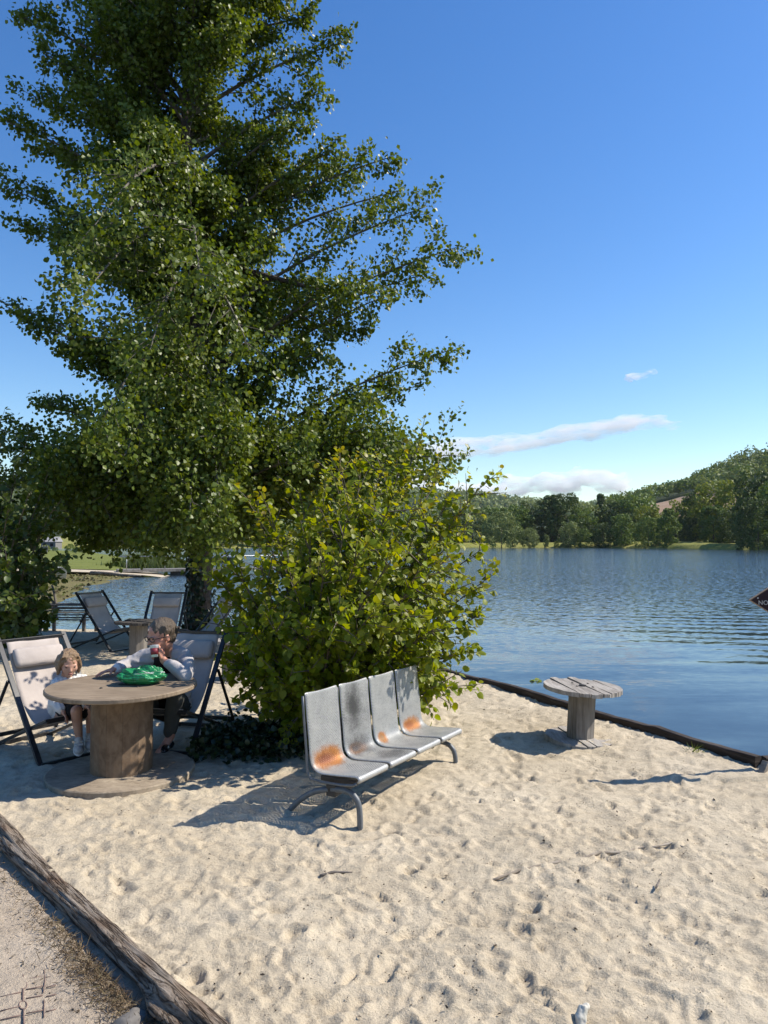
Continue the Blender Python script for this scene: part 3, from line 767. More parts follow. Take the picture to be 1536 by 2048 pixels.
# a forked leader that shows in the crown
wood_mb.tube(curve(trunk_at(4.6), yp(362, 640, 13.8), .02), [.12 * (1 - .6 * i / 8) for i in range(9)], 9, cap=False)
wood_mb.tube(curve(trunk_at(7.5), yp(640, 580, 14.4), .0), [.10 * (1 - .7 * i / 8) for i in range(9)], 8, cap=False)
M_bark, t, p, out = nt('poplar_bark')
v = obj_vec(t, (9, 9, 1.6)); n1 = noise(t, v, 3.2, 8, .7, .5)
r = ramp(t, n1.outputs[0], [(.3, (.028, .02, .016)), (.5, (.085, .062, .05)), (.7, (.16, .125, .10))]); L(t, r.outputs[0], p.inputs['Base Color']); p.inputs['Roughness'].default_value = .95
bump(t, p, n1.outputs[0], 1.0, .04)
wood_mb.build('trunk', M_bark, poplar, smooth=True, fix=False)
limb_mb.build('limbs', simple('limb_bark', (.06, .05, .04), (.17, .15, .12), 12, .85), poplar, smooth=True, fix=False)
P = np.concatenate(LP); A = np.concatenate(LA); G = np.concatenate(LG)
M_poplar = mat_leaf('poplar_leaf', [(.050, .082, .012), (.082, .124, .016), (.122, .170, .022), (.096, .138, .022), (.058, .092, .014), (.17, .210, .036)], young=[(.13, .165, .022), (.16, .175, .03)], rough=.42, trans=.34, spec=.30)
sizes = rng.uniform(.055, .098, len(P))
nrm = rng.normal(size=(len(P), 3)) * .75 + np.array([.45, -.35, .55])
me = leaves_mesh('crown', P, A, nrm, sizes, T_SMALL, age=G)
link_mesh(me, 'crown', M_poplar, poplar, smooth=True)
print('poplar leaves', len(P))
# ivy round the foot of the trunk
n = 1500; z = rng.uniform(0, 1.9, n) ** 1.0; a = rng.uniform(0, 6.283, n); keep = rng.random(n) < np.where(np.cos(a - 3.4) > -.25, 1.0, np.clip(1.3 - z * 1.1, .05, 1)); z = z[keep]; a = a[keep]; n = len(z)
rr = np.array([trunk_r(q) for q in z]) + rng.uniform(.0, .07, n); c = np.array([tuple(trunk_at(q)) for q in z])
P = np.stack([c[:, 0] + rr * np.cos(a), c[:, 1] + rr * np.sin(a), z + TB.z], 1)
M_ivy = mat_leaf('ivy_leaf', [(.010, .022, .008), (.018, .034, .010), (.026, .044, .014)], rough=.4, trans=.15)
me = leaves_mesh('ivy', P, np.stack([rng.normal(size=n) * .5, rng.normal(size=n) * .5, -np.ones(n)], 1), np.stack([np.cos(a), np.sin(a), np.full(n, .3)], 1) + .4 * rng.normal(size=(n, 3)), rng.uniform(.05, .085, n), T_BIG)
link_mesh(me, 'ivy', M_ivy, poplar)

# ================================================================== HAZELS
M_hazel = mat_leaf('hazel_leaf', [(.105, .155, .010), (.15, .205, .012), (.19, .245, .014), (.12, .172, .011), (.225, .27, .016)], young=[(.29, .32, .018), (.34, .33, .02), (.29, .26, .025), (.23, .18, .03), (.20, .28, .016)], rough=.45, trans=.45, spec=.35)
M_stem = simple('hazel_stem', (.07, .055, .04), (.16, .13, .095), 20, .8)
def hazel(name, base, tips, label, mat, leaf=(.036, .078), n_shoot=20, per=12, age_bias=0.0, rad=.02):
    e = empty(name, base, label, 'bush')
    mb = MB(); P = []; A = []; G = []; NN = []
    cen = np.array([base.x, base.y, .9])
    for (tip, w) in tips:
        tip = Vector(tip); b = Vector((base.x + rng.normal() * .12, base.y + rng.normal() * .12, base.z - .05))
        d = tip - b; mid = b.lerp(tip, .45); mid.z += .12 * d.length if tip.z > 1 else .25
        C = [b * (1 - u) ** 2 + mid * 2 * u * (1 - u) + tip * u * u for u in np.linspace(0, 1, 10)]
        mb.tube(C, [rad * (1 - .85 * i / 9) for i in range(10)], 5, cap=False)
        for s in range(int(n_shoot * w)):
            k = .22 + .78 * (s + random.random()) / (n_shoot * w); i = min(8, int(k * 9)); p = C[i].lerp(C[i + 1], k * 9 - i); dd = (C[i + 1] - C[i]).normalized()
            rv = Vector(rng.normal(size=3)); sd = (dd * .8 + rv.normalized() * .9 + Vector((0, 0, .15))).normalized(); l = random.uniform(.18, .5) * (1.15 - .5 * k)
            q = p + sd * l; mb.tube([p, p.lerp(q, .5), q], [.006, .004, .002], 4, cap=False)
            m = per; tt = (np.arange(m) + rng.random(m)) / m
            pos = np.array(p)[None] * (1 - tt[:, None]) + np.array(q)[None] * tt[:, None]
            side = np.cross(np.array(sd)[None], rng.normal(size=(m, 3))); side = norm(side)
            P.append(pos + side * .025); A.append(side * .8 + np.array(sd)[None] * .7 + np.array([0, 0, -.25])[None] + .25 * rng.normal(size=(m, 3)))
            NN.append(np.array([.35, -.20, .55])[None] + .50 * rng.normal(size=(m, 3)) + .45 * norm(pos - cen))
            hgt = min(1, max(0, (q.z - .6) / 2.0)); G.append(np.clip(age_bias + .06 * hgt + .85 * (k > .66) * tt ** 1.5 * (.35 + hgt) + .12 * rng.normal(size=m), 0, 1))
        m = 9; tt = np.linspace(.72, 1.02, m)  # terminal shoot
        Cn = np.array([tuple(v) for v in C]); pos = np.stack([np.interp(tt * 9, range(10), Cn[:, j]) for j in range(3)], 1)
        sd = norm(rng.normal(size=(m, 3))); P.append(pos); A.append(sd + np.array([0, 0, .15])); NN.append(np.array([.1, -.2, .7])[None] + .5 * rng.normal(size=(m, 3))); G.append(np.clip(.25 + .8 * (tt - .7) / .3 * (.5 if tip.z < 1.2 else 1) + .1 * rng.normal(size=m), 0, 1))
    P = np.concatenate(P); A = np.concatenate(A); NN = np.concatenate(NN); G = np.concatenate(G)
    gz = P[:, 2] > .04; P, A, NN, G = P[gz], A[gz], NN[gz], G[gz]
    size = rng.uniform(leaf[0], leaf[1], len(P)) * (1 - .35 * G)
    link_mesh(leaves_mesh('foliage', P, A, NN, size, T_BIG, width=size * .95, age=G), 'foliage', mat, e)
    mb.build('stems', M_stem, e, smooth=True, fix=False); print(name, len(P))
    return e
HB = gp(640, 1462); 
HT = [(845, 868, 6.9, 1.2), (878, 930, 7.0, 1), (975, 958, 6.9, 1.0), (940, 1010, 7.1, 1), (985, 1150, 6.7, 1), (975, 1090, 7.0, .9), (958, 1230, 6.6, 1), (938, 1300, 6.5, 1), (895, 1375, 6.5, 1), (905, 1180, 6.4, 1), (930, 1060, 6.5, 1),
      (430, 1150, 6.7, 1), (460, 1120, 6.5, .9), (440, 1240, 6.9, .8), (468, 1330, 6.7, .7), (500, 1000, 6.7, 1), (535, 1010, 6.5, 1), (600, 985, 6.8, 1), (680, 915, 6.8, 1.1), (722, 935, 6.4, 1), (765, 925, 7.2, 1), (800, 940, 6.6, 1), (650, 960, 7.3, 1), (560, 1060, 7.3, 1), (480, 1180, 7.3, 1), (620, 1040, 6.2, 1), (700, 1000, 6.1, 1), (780, 1010, 6.1, 1), (850, 1000, 6.3, 1), (900, 1000, 6.8, 1),
      (520, 1130, 6.1, 1), (580, 1150, 5.9, 1), (650, 1120, 5.8, 1), (720, 1100, 5.8, 1), (790, 1110, 5.8, 1), (860, 1100, 5.9, 1), (900, 1110, 6.2, 1), (500, 1260, 6.1, 1), (550, 1260, 5.8, 1), (610, 1250, 5.7, 1), (680, 1220, 5.6, 1), (750, 1220, 5.6, 1), (820, 1220, 5.7, 1), (880, 1250, 5.9, 1), (870, 1310, 6.0, 1),
      (520, 1350, 6.2, 1), (570, 1370, 6.0, 1), (620, 1340, 5.9, 1), (700, 1330, 5.9, 1), (780, 1310, 5.9, 1), (840, 1340, 6.1, 1), (860, 1390, 6.3, .8), (540, 1420, 6.2, .7), (600, 1430, 6.2, .7)]
tips = [(yp(a, b, c), w * 1.15) for (a, b, c, w) in HT]
for k in range(46):   # the far side and the inside of the dome
    a = rng.uniform(0, 6.283); el = rng.uniform(.05, 1.45); r = rng.uniform(.7, 1.0)
    tips.append((Vector((HB.x + .12 + 1.15 * r * math.cos(a) * math.cos(el), HB.y + .35 + 1.0 * r * math.sin(a) * math.cos(el), .25 + 1.95 * r * math.sin(el))), .9))
hazel('hazel_bush', HB, tips, 'bright yellow green hazel bush behind the metal bench', M_hazel)
# hazel on the left edge, its shade put into darker leaf colours
B2 = Vector((-6.4, 12.2, 0))
LT = [(60, 860, 11.6, 1), (0, 840, 12, 1), (-60, 900, 12, 1), (110, 1010, 11.2, 1), (95, 950, 11.8, .9), (60, 980, 10.8, 1), (20, 1000, 10.5, 1), (135, 1105, 11, .9), (108, 1140, 10.8, 1), (60, 1100, 10.6, 1), (20, 1120, 10.2, 1), (90, 1210, 10.9, 1), (60, 1190, 10.5, 1), (20, 1200, 10.2, 1), (110, 1240, 11.2, .9), (70, 1255, 11.0, 1), (30, 1250, 10.8, 1), (-40, 1100, 11, 1), (-60, 1200, 11, 1), (0, 1060, 11.5, 1), (40, 1050, 12, 1), (80, 1080, 12.4, 1), (30, 930, 11.5, 1), (-20, 980, 11.0, 1), (5, 1240, 11.4, 1), (50, 1225, 12, 1)]
tips = [(yp(a, b, c), w * 1.3) for (a, b, c, w) in LT]
for k in range(26):
    a = rng.uniform(0, 6.283); el = rng.uniform(.05, 1.45); r = rng.uniform(.7, 1.0)
    tips.append((Vector((B2.x - .3 + 1.35 * r * math.cos(a) * math.cos(el), B2.y + 1.3 * r * math.sin(a) * math.cos(el), .2 + 3.3 * r * math.sin(el))), 1.2))
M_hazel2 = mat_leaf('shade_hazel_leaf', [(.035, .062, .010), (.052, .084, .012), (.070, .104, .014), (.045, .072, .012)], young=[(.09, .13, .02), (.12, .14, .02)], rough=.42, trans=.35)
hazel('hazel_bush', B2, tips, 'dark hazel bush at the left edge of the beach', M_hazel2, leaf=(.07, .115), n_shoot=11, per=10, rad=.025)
# dark low ground cover at the hazel's foot
n = 3600; P = np.stack([rng.normal(-1.10, .36, n), rng.normal(6.35, .26, n), np.abs(rng.normal(0, .07, n))], 1); P = P[(P[:, 0] > -1.58) & (P[:, 0] < -.2) & (P[:, 1] > 5.85) & (P[:, 2] < .3)]; n = len(P)
P[:, 2] += sand_base(P[:, 0], P[:, 1]) + .015
o = link_mesh(leaves_mesh('ground_cover', P, rand_dirs(n), rng.normal(size=(n, 3)) * .5 + np.array([0, 0, .8]), rng.uniform(.028, .05, n), T_BIG), 'ground_cover', M_ivy); tag(o, 'dark low ivy like ground cover under the hazel bush', 'ground cover', kind='stuff')
# ================================================================== FURNITURE
# ---- weathered log dividing path and sand
def log_pt(s): return LOGA + ld * s
LEN = (LOGB - LOGA).length
mb = MB(); nseg, nr = 260, 48
s0, s1 = -3.2, LEN + 1.6
vs = []; 
SS, TH = np.meshgrid(np.linspace(s0, s1, nseg), np.linspace(0, 2 * math.pi, nr, endpoint=False), indexing='ij')
rad = .064 + .008 * fbm(SS * .7, SS * 0, 5, 2) + .012 * fbm(SS * 1.2, np.cos(TH) * 1.5 + np.sin(TH) * 2.1, 15, 3)
rad += .0075 * fbm(SS * 1.6, np.cos(TH) * 6 + 5, 19, 4) + .005 * np.sin(TH * 7 + 1.5 * fbm(SS * 1.1, SS * 0, 3, 2)) * (fbm(SS * .9, TH * .8, 23, 2) > -.1)
kn = np.exp(-((SS - (LEN * .945)) ** 2) / .012 - ((np.cos(TH - 2.6) - 1) ** 2) / .08); rad += .045 * kn
rad -= .018 * np.exp(-((np.cos(TH - 1.15 + .12 * np.sin(SS * 2)) - 1) ** 2) / .0006) * sst(-.3, .2, fbm(SS * .8, SS * 0, 29, 2))
cx = LOGA.x + ld.x * SS + .02 * vn(SS * .9, SS * 0, 7); cy = LOGA.y + ld.y * SS + .02 * vn(SS * .9, SS * 0, 8); cz = .000 + .01 * vn(SS * .8, SS * 0, 9)
VX = cx + LN.x * rad * np.cos(TH); VY = cy + LN.y * rad * np.cos(TH); VZ = cz + rad * np.sin(TH) * .92
V = np.stack([VX, VY, VZ], -1).reshape(-1, 3); i = np.arange(nseg * nr).reshape(nseg, nr); j = np.roll(i, -1, 1)
q = np.stack([i[:-1], j[:-1], j[1:], i[1:]], -1).reshape(-1, 4)
fn = list(np.full(len(q), 4)) + [nr, nr]; idx = np.concatenate([q.ravel(), i[0][::-1], i[-1]])
m, t, p, out = nt('weathered_log')
ang = math.atan2(ld.y, ld.x)
mp = t.nodes.new('ShaderNodeMapping'); mp.inputs['Rotation'].default_value = (0, 0, -ang)
tc = t.nodes.new('ShaderNodeTexCoord'); L(t, tc.outputs['Object'], mp.inputs['Vector'])
mp2 = t.nodes.new('ShaderNodeMapping'); mp2.inputs['Scale'].default_value = (2.2, 34, 34); L(t, mp.outputs[0], mp2.inputs['Vector'])
n1 = noise(t, mp2.outputs[0], 3.0, 9, .7, .8); n2 = noise(t, mp.outputs[0], 2.2, 4, .6)
mp3 = t.nodes.new('ShaderNodeMapping'); mp3.inputs['Scale'].default_value = (1.3, 16, 16); L(t, mp.outputs[0], mp3.inputs['Vector']); n3 = noise(t, mp3.outputs[0], 1.6, 5, .6, .4)
crk = ramp(t, math_(t, 'ABSOLUTE', math_(t, 'SUBTRACT', n3.outputs[0], .5)), [(.0, (.25, .21, .18)), (.018, (.65, .62, .6)), (.05, (1, 1, 1))])
r1 = ramp(t, n1.outputs[0], [(.30, (.05, .04, .032)), (.42, (.23, .195, .16)), (.56, (.35, .305, .255)), (.75, (.46, .41, .355))])
r2 = ramp(t, n2.outputs[0], [(.35, (.55, .42, .34)), (.5, (.9, .86, .82)), (.7, (1.1, 1.1, 1.1))])
L(t, mixc(t, 1, mixc(t, 1, r1.outputs[0], r2.outputs[0], 'MULTIPLY'), crk.outputs[0], 'MULTIPLY'), p.inputs['Base Color']); p.inputs['Roughness'].default_value = .9; p.inputs['Specular IOR Level'].default_value = .2
bump(t, p, math_(t, 'ADD', n1.outputs[0], crk.outputs[0]), 1.0, .02)
M_log = m
o = link_mesh(np_mesh('edging_log', V, fn, idx), 'edging_log', M_log); tag(o, 'long weathered grey log dividing the path from the sand', 'log')

# ---- dark timber edging along the water
M_plank = mat_wood('tarred_timber', (.020, .014, .010), (.045, .032, .024), (.085, .066, .052), (1, 1, 9), 5, .85, .6)
M_planktop = M_plank
def board(a, b, z, h, w, lab, sag=0.0):
    a = Vector(a); b = Vector(b); d = (b - a); Ln = d.length; d.normalize(); s = Vector((-d.y, d.x, 0)); n = max(6, int(Ln / .12))
    mb = MB(); vs = []; prof = [(-w / 2, -h), (-w / 2, -.008), (-w / 2 + .008, 0), (w / 2 - .008, 0), (w / 2, -.008), (w / 2, -h)]
    for k in range(n + 1):
        c = a + d * (Ln * k / n); zz = z + .012 * float(vn(k * .35 + a.x, a.y, 3)) + .006 * float(vn(k * 1.1, a.y, 4))
        for (u, v) in prof: vs.append(c + s * (u + .006 * float(vn(k * .5, u * 9, 5))) + Vector((0, 0, zz + v)))
    P_ = len(prof); fs = [(k * P_ + q, k * P_ + (q + 1) % P_, (k + 1) * P_ + (q + 1) % P_, (k + 1) * P_ + q) for k in range(n) for q in range(P_)]
    fs += [tuple(range(P_)), tuple(n * P_ + q for q in reversed(range(P_)))]
    mb.add(vs, fs); o = mb.build('edging_board', M_plank, origin=a); tag(o, lab, 'timber board', 'timber edging along the lake'); return o
jn = PL0.lerp(PL1, .60)
board(PL0, jn - pd * .01, .085, .6, .07, 'dark timber edging board from behind the hazel to the small spool table')
board(jn + pd * .01, PL1, .105, .6, .075, 'dark timber edging board from the small spool table to the right corner')
board(PL1 + Vector((.05, .02, 0)), (6.2, 5.95, 0), .10, .6, .075, 'short dark timber edging board turning right at the corner')
M_pale = mat_wood('bleached_wood', (.20, .17, .135), (.33, .285, .235), (.43, .385, .33), (1, 1, 1), 14, .85)
mb = MB(); mb.bar((2.70, 5.50, -.12), (2.86, 5.60, .10), .05, .035, bev=.004); tag(mb.build('stake', M_pale), 'short pale wooden stake leaning at the corner of the edging', 'stake')

# ---- cable spool tables
M_ply = mat_wood('spool_plywood', (.15, .11, .072), (.25, .19, .13), (.33, .265, .19), (2, 20, 2), 3.2, .75, .35, .004)
M_core = mat_wood('spool_core', (.12, .078, .046), (.185, .125, .078), (.25, .178, .115), (3, 3, 2), 6, .8, .4, .004)
M_edge = mat_wood('spool_rim', (.07, .052, .04), (.13, .10, .078), (.20, .16, .125), (1, 1, 60), 3, .85, .4)
M_sandy = mat_wood('sandy_plywood', (.21, .165, .115), (.32, .26, .19), (.41, .34, .25), (4, 6, 4), 4, .95, .5, .006)
M_shad = mat_wood('shaded_planks', (.045, .038, .032), (.075, .065, .055), (.12, .105, .09), (18, 2, 2), 3, .85, .7, .006)  # grey planks darkened, shade put into the colour of the table behind the woman
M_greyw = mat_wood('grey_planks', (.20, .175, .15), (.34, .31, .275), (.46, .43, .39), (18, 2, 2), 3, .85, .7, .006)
M_greyc = mat_wood('grey_core', (.12, .105, .088), (.20, .178, .152), (.27, .245, .215), (16, 16, 1), 3, .85, .5)
M_dark = simple('dark_hole', (.010, .008, .007), (.016, .013, .011), 10, .9, bs=0)
M_steel = simple('old_steel', (.10, .09, .08), (.20, .17, .14), 60, .5, .8, bs=.05)
def spool(loc, h, rt, rb, rc, label, mats, sides=12, planks=0, tilt=(0, 0), rz=0.0, group='cable spool tables', wob=.006, sink=.02, thick=.034):
    e = empty('cable_spool_table', loc, label, 'table', group)
    loc = Vector(loc); rot = Matrix.Rotation(R(tilt[0]), 3, 'X') @ Matrix.Rotation(R(tilt[1]), 3, 'Y') @ Matrix.Rotation(rz, 3, 'Z')
    n = 72
    def disc(z0, z1, r, seed, planks=0):
        mb = MB()
        if not planks:
            vs = []; prof = [(.99, z0), (1, z0 + .006), (1, z1 - .007), (.985, z1)]
            for (k, z) in prof:
                for a in range(n):
                    th = 2 * math.pi * a / n; rr = r * k * (1 + wob * float(vn(math.cos(th) * 3, math.sin(th) * 3, seed)))
                    vs.append(loc + rot @ Vector((rr * math.cos(th), rr * math.sin(th), z + .004 * float(vn(math.cos(th) * 1.5, math.sin(th) * 1.5, seed + 1)))))
            fs = [(q * n + a, q * n + (a + 1) % n, (q + 1) * n + (a + 1) % n, (q + 1) * n + a) for q in range(3) for a in range(n)]
            fs += [tuple(reversed(range(n))), tuple(3 * n + a for a in range(n))]
            mb.add(vs, fs)
        else:
            edges = np.linspace(-r, r, planks + 1) + np.r_[0, rng.normal(size=planks - 1) * r * .06, 0]
            for q in range(planks):
                a, b = edges[q] + .003, edges[q + 1] - .003; m = 9; dz = rng.normal() * .005; top = []; bot = []
                xs = np.linspace(a, b, m)
                for x in xs: 
                    yb = math.sqrt(max(r * r - x * x, 0)) + rng.normal() * .006; top.append((x, yb)); bot.append((x, -math.sqrt(max(r * r - x * x, 0)) - rng.normal() * .004))
                poly = top + bot[::-1]; k = len(poly); w0 = rng.normal() * .01
                lo = [loc + rot @ Vector((x, y, z0 + dz)) for x, y in poly]; hi = [loc + rot @ Vector((x, y, z1 + dz + .006 * float(vn(x * 20, y * 6, seed)) + w0 * y)) for x, y in poly]
                mb.add(lo + hi, [tuple(reversed(range(k))), tuple(range(k, 2 * k))] + [(u, (u + 1) % k, k + (u + 1) % k, k + u) for u in range(k)])
        return mb
    mt, mr, mc = mats[:3]
    top = disc(h - thick, h, rt, 3, planks).build('tabletop', mt, e, smooth=False)
    mb = MB()
    if not planks:
        vsn = [(rt * 1.002, h - thick + .006), (rt * 1.004, h - thick / 2), (rt * 1.002, h - .008)]
    cm = MB(); ring = []
    for z, k in ((-sink, 1.0), (h - thick - .001, 1.0)):
        pass
    S = sides
    for a in range(S):     # staves
        t0 = 2 * math.pi * (a + .006) / S; t1 = 2 * math.pi * (a + .994) / S; ri = rc - .022
        vs = [loc + rot @ Vector((rr * math.cos(th), rr * math.sin(th), z)) for z in (-sink, h - thick - .002) for (rr, th) in ((ri, t0), (rc, t0), (rc * (1 if S > 9 else math.cos(.0)), (t0 + t1) / 2) if S > 9 else (rc, t0 + (t1 - t0) * .5), (rc, t1), (ri, t1))]
        if S <= 9:
            for q in (2, 7): vs[q] = (vs[q - 1] + vs[q + 1]) / 2
        cm.add(vs, [(0, 1, 2, 3, 4)[::-1], (5, 6, 7, 8, 9)] + [(k, (k + 1) % 5, 5 + (k + 1) % 5, 5 + k) for k in range(5)])
    cm.build('core', mc, e)
    mb_ = mt if len(mats) == 3 else mats[3]
    base = disc(-sink - .02, .026 if planks == 0 else .014, rb, 9, planks).build('base', mb_, e)
    hb = MB(); hb.lathe([(.032, h - .002), (.032, h + .0015)], loc + rot @ Vector((.0, .0, 0)), 14, rot); hb.build('centre_hole', M_dark, e)
    for a in range(4):
        bb = MB(); th = 2 * math.pi * a / 4 + .6
        bb.lathe([(.011, h - .001), (.011, h + .004), (.006, h + .007)], loc + rot @ Vector((rc * .82 * math.cos(th), rc * .82 * math.sin(th), 0)), 10, rot)
        bb.build('bolt', M_steel, e)
    return e
T1 = gp(243, 1549); T1.z = .016
spool(T1, .655, .545, .53, .222, 'large round cable spool table with the green bag, child and woman at it', (M_ply, M_edge, M_core, M_sandy), 12, 0, rz=.35)
T2 = gp(1160, 1483); T2.z = .03
spool(T2, .462, .335, .30, .120, 'small grey plank cable spool table standing alone near the water', (M_greyw, M_greyw, M_greyc), 8, 6, tilt=(1, 3.2), rz=.22)
T3 = Vector((-3.55, 10.75, sz(-3.55, 10.75)))
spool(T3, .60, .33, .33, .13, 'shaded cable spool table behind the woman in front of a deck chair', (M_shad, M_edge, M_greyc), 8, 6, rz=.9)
T4 = gp(466, 1362); T4.z = sz(T4.x, T4.y)
spool(T4, .50, .24, .26, .14, 'small cable spool table half hidden by the left side of the hazel', (M_greyw, M_edge, M_greyc), 8, 5, rz=.3)

# ---- metal bench
UV_N = 'seat_uv'
def mat_seat(name, rust=None, burn=None):
    m, t, p, out = nt(name)
    uv = N(t, 'ShaderNodeUVMap', uv_map=UV_N); sx = t.nodes.new('ShaderNodeSeparateXYZ'); L(t, uv.outputs[0], sx.inputs[0])
    nz = noise(t, uv.outputs[0], 9, 5, .65); nf = noise(t, uv.outputs[0], 70, 4, .7)
    base = ramp(t, nz.outputs[0], [(.3, (.33, .335, .33)), (.55, (.42, .42, .405)), (.75, (.49, .485, .465))]).outputs[0]
    def blob(cu, cv, ru, rv, soft=.6):
        a = math_(t, 'DIVIDE', math_(t, 'SUBTRACT', sx.outputs[0], cu), ru); b = math_(t, 'DIVIDE', math_(t, 'SUBTRACT', sx.outputs[1], cv), rv)
        d = math_(t, 'SQRT', math_(t, 'ADD', math_(t, 'MULTIPLY', a, a), math_(t, 'MULTIPLY', b, b)))
        d = math_(t, 'ADD', d, math_(t, 'MULTIPLY', math_(t, 'SUBTRACT', nf.outputs[0], .5), .55)); d = math_(t, 'ADD', d, math_(t, 'MULTIPLY', math_(t, 'SUBTRACT', nz.outputs[0], .5), 1.1))
        return ramp(t, d, [(1 - soft, (1, 1, 1)), (1.05, (0, 0, 0))], 'EASE').outputs[0]
    met = .55; rough = .42
    if rust:
        for (cu, cv, ru, rv, inner) in rust:
            b1 = blob(cu, cv, ru * 1.1, rv * 1.1, .6); b2 = blob(cu - .1 * ru, cv, ru * .62, rv * .62, .7)
            c = mixc(t, b2, (.46, .185, .045), inner)
            base = mixc(t, b1, base, c)
    if burn:
        for (cu, cv, ru, rv, k, c) in burn:
            bb = math_(t, 'MULTIPLY', blob(cu, cv, ru, rv, .95), k); base = mixc(t, bb, base, c)
    gr = ramp(t, nf.outputs[0], [(.3, (.72, .71, .70)), (.5, (1, 1, 1)), (.75, (1.12, 1.12, 1.12))]); base = mixc(t, 1.0, base, gr.outputs[0], 'MULTIPLY')
    L(t, base, p.inputs['Base Color']); p.inputs['Metallic'].default_value = .35; p.inputs['Roughness'].default_value = .5
    # perforation: staggered round holes, solid rim
    pit = .0200
    u = math_(t, 'DIVIDE', sx.outputs[0], pit); v = math_(t, 'DIVIDE', sx.outputs[1], pit)
    def cell(o): 
        a = math_(t, 'SUBTRACT', math_(t, 'FRACT', math_(t, 'ADD', u, o)), .5); b = math_(t, 'SUBTRACT', math_(t, 'FRACT', math_(t, 'ADD', v, o)), .5)
        return math_(t, 'ADD', math_(t, 'MULTIPLY', a, a), math_(t, 'MULTIPLY', b, b))
    d = math_(t, 'MINIMUM', cell(0.0), cell(.5)); hole = math_(t, 'LESS_THAN', d, .047)
    at = N(t, 'ShaderNodeAttribute', attribute_name='inner'); hole = math_(t, 'MULTIPLY', hole, math_(t, 'GREATER_THAN', at.outputs['Fac'], .5))
    tr = t.nodes.new('ShaderNodeBsdfTransparent'); mx = t.nodes.new('ShaderNodeMixShader'); L(t, hole, mx.inputs[0]); L(t, p.outputs[0], mx.inputs[1]); L(t, tr.outputs[0], mx.inputs[2]); L(t, mx.outputs[0], out.inputs['Surface'])
    return m
BO = Vector((-.155, 4.51, 0.0)); BF = Vector((.625, 5.89, 0.0))
bu = (BF - BO); BL = bu.length; bu.normalize(); bn = Vector((-bu.y, bu.x, 0))     # along the row, towards the back
bench = empty('metal_bench', BO, 'four seat perforated metal bench with rust and burn marks', 'bench')
ZT = -.045   # the far end has settled
def bp(u, n, z): return BO + bu * u + bn * n + Vector((0, 0, z + ZT * u / BL))
PROF = [(.012, .280), (-.004, .292), (-.006, .308), (.004, .322), (.022, .328), (.10, .322), (.20, .314), (.275, .310), (.315, .318), (.343, .342), (.355, .380), (.362, .44), (.366, .50), (.376, .58), (.384, .66), (.392, .74), (.396, .785), (.401, .795), (.409, .798), (.416, .792), (.417, .775)]
def dense(pr, k=6):
    a = np.array(pr); s = np.r_[0, np.cumsum(np.hypot(*np.diff(a, axis=0).T))]; tt = np.linspace(0, s[-1], 70)
    # smooth by interpolation on arclength
    return np.stack([np.interp(tt, s, a[:, 0]), np.interp(tt, s, a[:, 1])], 1), tt
PD, SL = dense(PROF)
for _ in range(2): PD[1:-1] = (PD[:-2] + 2 * PD[1:-1] + PD[2:]) / 4
pitch = BL / 4; SW = pitch - .030
M_frame = simple('bench_frame_paint', (.09, .10, .11), (.14, .15, .16), 30, .5, .15, bs=.05)
M_beam = simple('bench_beam', (.030, .028, .027), (.055, .05, .047), 20, .6, .3, bs=.05)
smats = [mat_seat('seat_rust', rust=[(.18, .415, .20, .095, (.25, .085, .036))]),
         mat_seat('seat_burnt', rust=[(.14, .40, .11, .05, (.12, .07, .05))], burn=[(.15, .68, .17, .22, .95, (.035, .033, .033)), (.16, .41, .18, .11, .9, (.05, .038, .033)), (.24, .17, .20, .15, .8, (.07, .068, .068)), (.20, .55, .3, .5, .32, (.14, .14, .14))]),
         mat_seat('seat_light_rust', rust=[(.10, .40, .075, .055, (.34, .19, .085))], burn=[(.2, .15, .2, .15, .25, (.2, .2, .2))]),
         mat_seat('seat_orange_rust', rust=[(.16, .415, .15, .07, (.34, .115, .036))])]
SLAB = ['seat with a large orange rust patch in its bend', 'seat darkened by soot on back and bend', 'seat with a small pale rust patch', 'far seat with a bright orange rust patch']
